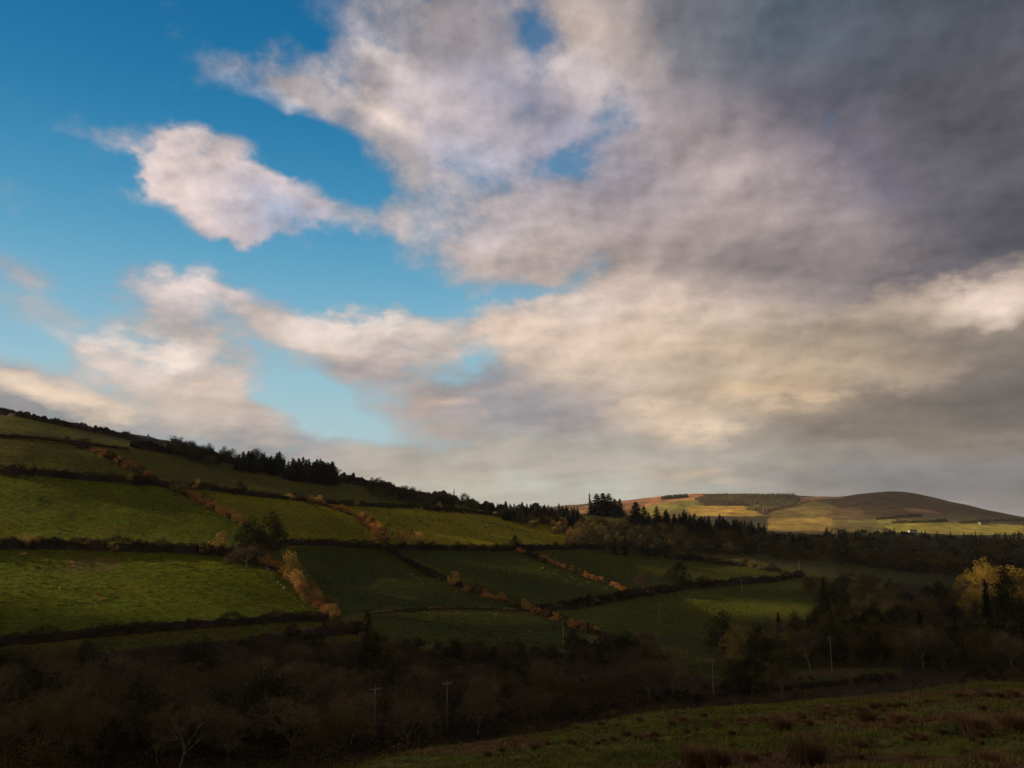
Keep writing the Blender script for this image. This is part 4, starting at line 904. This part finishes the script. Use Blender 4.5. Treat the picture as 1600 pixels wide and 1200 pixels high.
# ------------------------------------------------------------------ utility poles and wires
tops = {}
def pole(key, px, top, bot, label):
    p = cast(px, bot, 110)[0]; r_ = np.hypot(p[0], p[1]); h = float(np.clip((bot-top)/F*r_, 6.5, 11)); rz = rad(15)
    root = link('utility_pole', None, loc=p); tag(root, label, 'utility pole', 'wooden utility poles'); root.rotation_euler = (0, 0, rz)
    g = G(); g.tubes([[0, 0, -.5]], [[0, 0, h]], [.15], [.10], 8); g.box((0, 0, h+.01), (.16, .16, .03)); link('shaft', g.mesh('shaft', [MT['wood']]), root)
    g = G(); g.box((0, 0, h-.35), (1.9, .12, .14)); g.box((-.35, .08, h-.7), (.05, .03, .6)); link('crossarm', g.mesh('crossarm', [MT['wood']]), root)
    for s in (-.8, 0, .8):
        z = h-.28 if s else h+.02
        g = G(); g.tubes([[s, 0, z], [s, 0, z+.12], [s, 0, z+.2]], [[s, 0, z+.12], [s, 0, z+.2], [s, 0, z+.3]], [.05, .09, .05], [.05, .05, .09], 8); link('insulator', g.mesh('insulator', [MT['ceramic']]), root)
    cs, sn = math.cos(rz), math.sin(rz)
    tops[key] = [np.array([p[0]+s*cs, p[1]+s*sn, p[2]+(h+.05 if s else h+.35)]) for s in (-.8, 0, .8)]
pole('a', 585, 1087, 1135, 'utility pole with crossarm among bare trees, lowest at the left')
pole('b', 698, 1072, 1140, 'utility pole beside the pale birches on the valley floor')
pole('c', 1115, 1037, 1090, 'tall pale utility pole in front of the black evergreens')
pole('d', 1300, 1003, 1050, 'utility pole by the rusty strip at the foot of the right wood')
pole('e', 880, 981, 1006, 'thin utility pole at the lower end of the diagonal hedge')
pole('f', 1031, 948, 976, 'thin utility pole in the middle of the lower right field')
pole('g', 1160, 907, 932, 'pale utility pole below the long rising hedge')
pole('h', 1249, 879, 894, 'small pale utility pole behind the right end of the rising hedge')
def wires(a, b, label):
    g = G(); 
    for A_, B_ in zip(tops[a], tops[b]):
        n = 18; f = np.linspace(0, 1, n)[:, None]; Ln = np.linalg.norm(B_-A_); pt = A_*(1-f)+B_*f; pt[:, 2] -= (4*f*(1-f))[:, 0]*Ln*.018
        g.tubes(pt[:-1], pt[1:], np.full(n-1, .012), np.full(n-1, .012), 4)
    tag(link('overhead_wires', g.mesh('overhead_wires', [MT['wire']])), label, 'power line')
wires('a', 'b', 'slack wires between the two left hand poles on the valley floor')
wires('b', 'c', 'long wires from the birch side pole to the tall pale pole')
wires('c', 'd', 'wires from the tall pale pole to the pole under the right wood')
wires('e', 'f', 'thin wires over the lower right field, left span')
wires('f', 'g', 'thin wires over the lower right field, middle span')
wires('g', 'h', 'thin wires over the rising hedge, right span')

# ------------------------------------------------------------------ stones beside the golden hedge, fence at the near field edge
P, _ = line_pts([(398, 876), (415, 886), (430, 905), (445, 922), (470, 945), (480, 955)], step=.7); R = np.random.default_rng(5); g = G(); iv, fc = ico()
for q in P:
    if R.random() < .42:
        s = R.uniform(.10, .34); g.add((iv*(1+R.normal(size=iv.shape)*.05))*np.array([s, s*.8, s*.7])+q+[R.normal()*.3, R.normal()*.3, .12]-P[0], fc)
tag(link('dry_stone_wall', g.mesh('dry_stone_wall', [MT['stone']]), loc=P[0]), 'tumbled row of pale stones left of the golden bushy hedge', 'stone wall')

#NEAR FIELD
R = np.random.default_rng(3)
ex = [(x_, 1200-(x_-560)*.122-R.uniform(-4, 4)+(9 if x_ > 900 else 4), R.uniform(9, 17)) for x_ in R.uniform(760, 1600, 46)]+[(R.uniform(1050, 1600), R.uniform(1105, 1190), R.uniform(8, 16)) for _ in range(26)]
CL = [(1220, 1142, 30), (1355, 1128, 22), (1400, 1130, 24), (1262, 1192, 48), (1525, 1146, 36), (1585, 1142, 34), (1085, 1195, 40), (1120, 1198, 38), (1440, 1158, 16), (1345, 1170, 20), (1290, 1112, 14), (1545, 1196, 30), (1172, 1190, 22), (1400, 1143, 10), (1160, 1130, 14), (978, 1150, 14), (1022, 1160, 12), (1065, 1130, 16), (900, 1140, 12), (940, 1135, 12), (1330, 1100, 12), (1500, 1092, 12), (1540, 1090, 14), (1585, 1088, 13), (1000, 1128, 12), (1100, 1122, 12)]+ex
RU = [rush(400+i, 1.0, MT['rush']) for i in range(5)]
P = cast([c[0] for c in CL], [c[1] for c in CL], 24)
order = ['brown rush clump left of the pair in the near field', 'left rush clump of the close pair in the near field', 'right rush clump of the close pair in the near field', 'big dark rush clump at the bottom of the near field', 'tall rush clump near the right edge', 'broad rush clump at the very right edge', 'left tall rush clump at the bottom middle', 'right tall rush clump at the bottom middle', 'small low clump in the open grass', 'loose grassy clump right of the big dark one', 'small clump on the upper left of the near field', 'reddish clump at the bottom right', 'short clump beside the bottom middle pair', 'tiny clump below the close pair']
for i, (p, c) in enumerate(zip(P, CL)):
    h = min(c[2]/F*np.hypot(p[0], p[1]), 1.5)*(.8 if i < 26 else .7); o = link('rush_clump', RU[i % 5], loc=p); o.scale = (h*1.35, h*1.35, h); o.rotation_euler = (0, 0, R.uniform(0, 6))
    tag(o, order[i] if i < len(order) else 'small brown rush clump near the far edge of the near field', 'rush', 'rush clumps in the near field')
n = 46000
a = np.radians(R.uniform(-14, 36, n)); r = np.sqrt(R.uniform(23**2, 112**2, n)); x = r*np.sin(a); y = r*np.cos(a)
dn = fbm(x/6, y/6, 61, 4); k = R.random(n) < np.clip(.55+dn*2.2, .08, 1); x, y, r = x[k], y[k], r[k]; n = len(x); z = ground(x, y)
g = G(); B = np.stack([x, y, z-.03], 1); hh = (.16+.45*np.clip(fbm(x/2.2, y/2.2, 71, 3)+.12, 0, .5))*(.8+r/160)
brown = fbm(x/9, y/9, 77, 4)+R.normal(size=n)*.05 > .08
for b in range(6):
    th = R.uniform(0, 2*math.pi, n); lean = R.uniform(.1, .9, n)*hh; wd = (.02+.0005*r)
    s = np.stack([-np.sin(th)*wd, np.cos(th)*wd, np.zeros(n)], 1); o_ = np.stack([R.normal(size=n)*.09, R.normal(size=n)*.09, np.zeros(n)], 1)
    tip = B+o_+np.stack([np.cos(th)*lean, np.sin(th)*lean, hh*R.uniform(.6, 1.2, n)], 1)
    v = np.stack([B+o_-s, B+o_+s, tip], 1)
    for mi, sel in ((0, ~brown), (1, brown)):
        vv = v[sel].reshape(-1, 3); g.add(vv, np.arange(len(vv)).reshape(-1, 3), mi)
tag(link('grass', g.mesh('grass', [MT['grassb'], MT['rush']])), 'rough grass covering the near field', 'grass', kind='stuff')

# coarse tussocks of the grazed hillside, raking the low light
R = np.random.default_rng(17); n = 90000
a = np.radians(R.uniform(-36, 16, n)); r = np.sqrt(R.uniform(235**2, 560**2, n)); x = r*np.sin(a); y = r*np.cos(a)
k = R.random(n) < np.clip(.30+fbm(x/22, y/22, 63, 4)*2.4, .03, 1); x, y, r = x[k], y[k], r[k]; n = len(x); z = ground(x, y)
g = G(); hs = R.uniform(.10, .34, n)*(1+(R.random(n) < .03)*1.6)
for b in range(3): g.leaves(np.stack([x+R.normal(size=n)*.2, y+R.normal(size=n)*.2, z+hs*.35], 1), hs*1.9, R, 0, .8, .3)
tag(link('pasture_tussocks', g.mesh('pasture_tussocks', [mat('tussock_grass', (.16, .16, .02), (.09, .11, .012), .12, trans=.2)])), 'coarse grass tussocks scattered over the hillside fields', 'grass', kind='stuff')
#FAR HILL WOODS
def tiny_wood(poly, n, hr, label, rmin=1900, m=None, rows=False):
    xs = [p[0] for p in poly]; ys = [p[1] for p in poly]; pts = []
    while len(pts) < n:
        x_ = R.uniform(min(xs), max(xs)); y_ = R.uniform(min(ys), max(ys))
        if inpoly(x_, y_, poly): pts.append((x_, y_))
    P = cast([p[0] for p in pts], [p[1] for p in pts], rmin); g = G()
    th = np.arange(6)*math.pi/3
    for p in P:
        h = R.uniform(*hr); w = h*R.uniform(.25, .4)
        for (z0, z1, ww) in ((.05, .6, 1.0), (.35, .85, .72), (.62, 1.0, .45)):
            jit = R.uniform(.7, 1.2, 6); ring = np.stack([np.cos(th)*w*ww*jit, np.sin(th)*w*ww*jit, np.full(6, z0*h)], 1)
            v = np.concatenate([ring, [[0, 0, z1*h]]])+p
            g.add(v, [[i, (i+1) % 6, 6] for i in range(6)])
    return tag(link('far_wood', g.mesh('far_wood', [m or MT['leaf_dark']])), label, 'wood', kind='stuff')
MT['far_forest'] = mat('forest_canopy', (.17, .15, .065), (.10, .095, .045), .01)
tiny_wood([(1085, 780), (1120, 774), (1240, 774), (1250, 780), (1210, 797), (1180, 791), (1100, 790)], 4200, (8, 12), 'dark conifer plantation covering the top left of the far hill', m=MT['far_forest'])
tiny_wood([(1180, 790), (1252, 779), (1240, 790), (1200, 800), (1165, 797)], 900, (8, 12), 'lower dark conifer block beside the pale track on the far hill', m=MT['far_forest'])
tiny_wood([(1034, 779), (1074, 776), (1074, 778), (1034, 781)], 130, (12, 18), 'dark wood strip on the crest of the far hill')
for x0, y0, x1, y1, n_, lb in ((1030, 780, 1030, 780, 1, ''), ):
    pass
hl = [([(1395, 818), (1460, 816), (1480, 814)], 'hedgerow line above the lit far meadow'), ([(1500, 818), (1560, 814), (1600, 814)], 'hedgerow line on the right flank of the far hill'), ([(1370, 812), (1420, 808), (1440, 806)], 'dark scrub line on the lower slope of the far hill')]
for pl, lb in hl:
    pts = []
    for (x0, y0), (x1, y1) in zip(pl[:-1], pl[1:]): pts += [(x0+(x1-x0)*f+R.normal()*.6, y0+(y1-y0)*f+R.normal()*.3) for f in np.linspace(0, 1, 26)]
    P = cast([q[0] for q in pts], [q[1] for q in pts], 1900); g = G()
    for p in P:
        u = R.normal(size=(26, 3)); u /= np.linalg.norm(u, axis=1, keepdims=True); s = R.uniform(4, 8); g.leaves(p+[0, 0, s*.5]+u*s*.6-P[0], 3.5, R, 0, .8)
    tag(link('hedgerow', g.mesh('hedgerow', [MT['leaf_dark']]), loc=P[0]), lb, 'hedgerow')

#HAZE
hb = G(); lo = float(V[:, 2].min())-1; hi = 140.0
hb.box((0, 0, (lo+hi)/2), (15600, 15600, hi-lo)); hm = bpy.data.materials.new('valley_air'); t = nodes(hm)
pv = t.nodes.new('ShaderNodeVolumePrincipled'); pv.inputs['Color'].default_value = (.96, .90, .80, 1); pv.inputs['Density'].default_value = HAZE_D; pv.inputs['Anisotropy'].default_value = 0.3
t.links.new(pv.outputs[0], t.nodes.new('ShaderNodeOutputMaterial').inputs['Volume'])
tag(link('haze', hb.mesh('haze', [hm])), 'thin haze in the valley air', kind='stuff')
print('objects', len(bpy.data.objects), 'min z', V[:, 2].min())
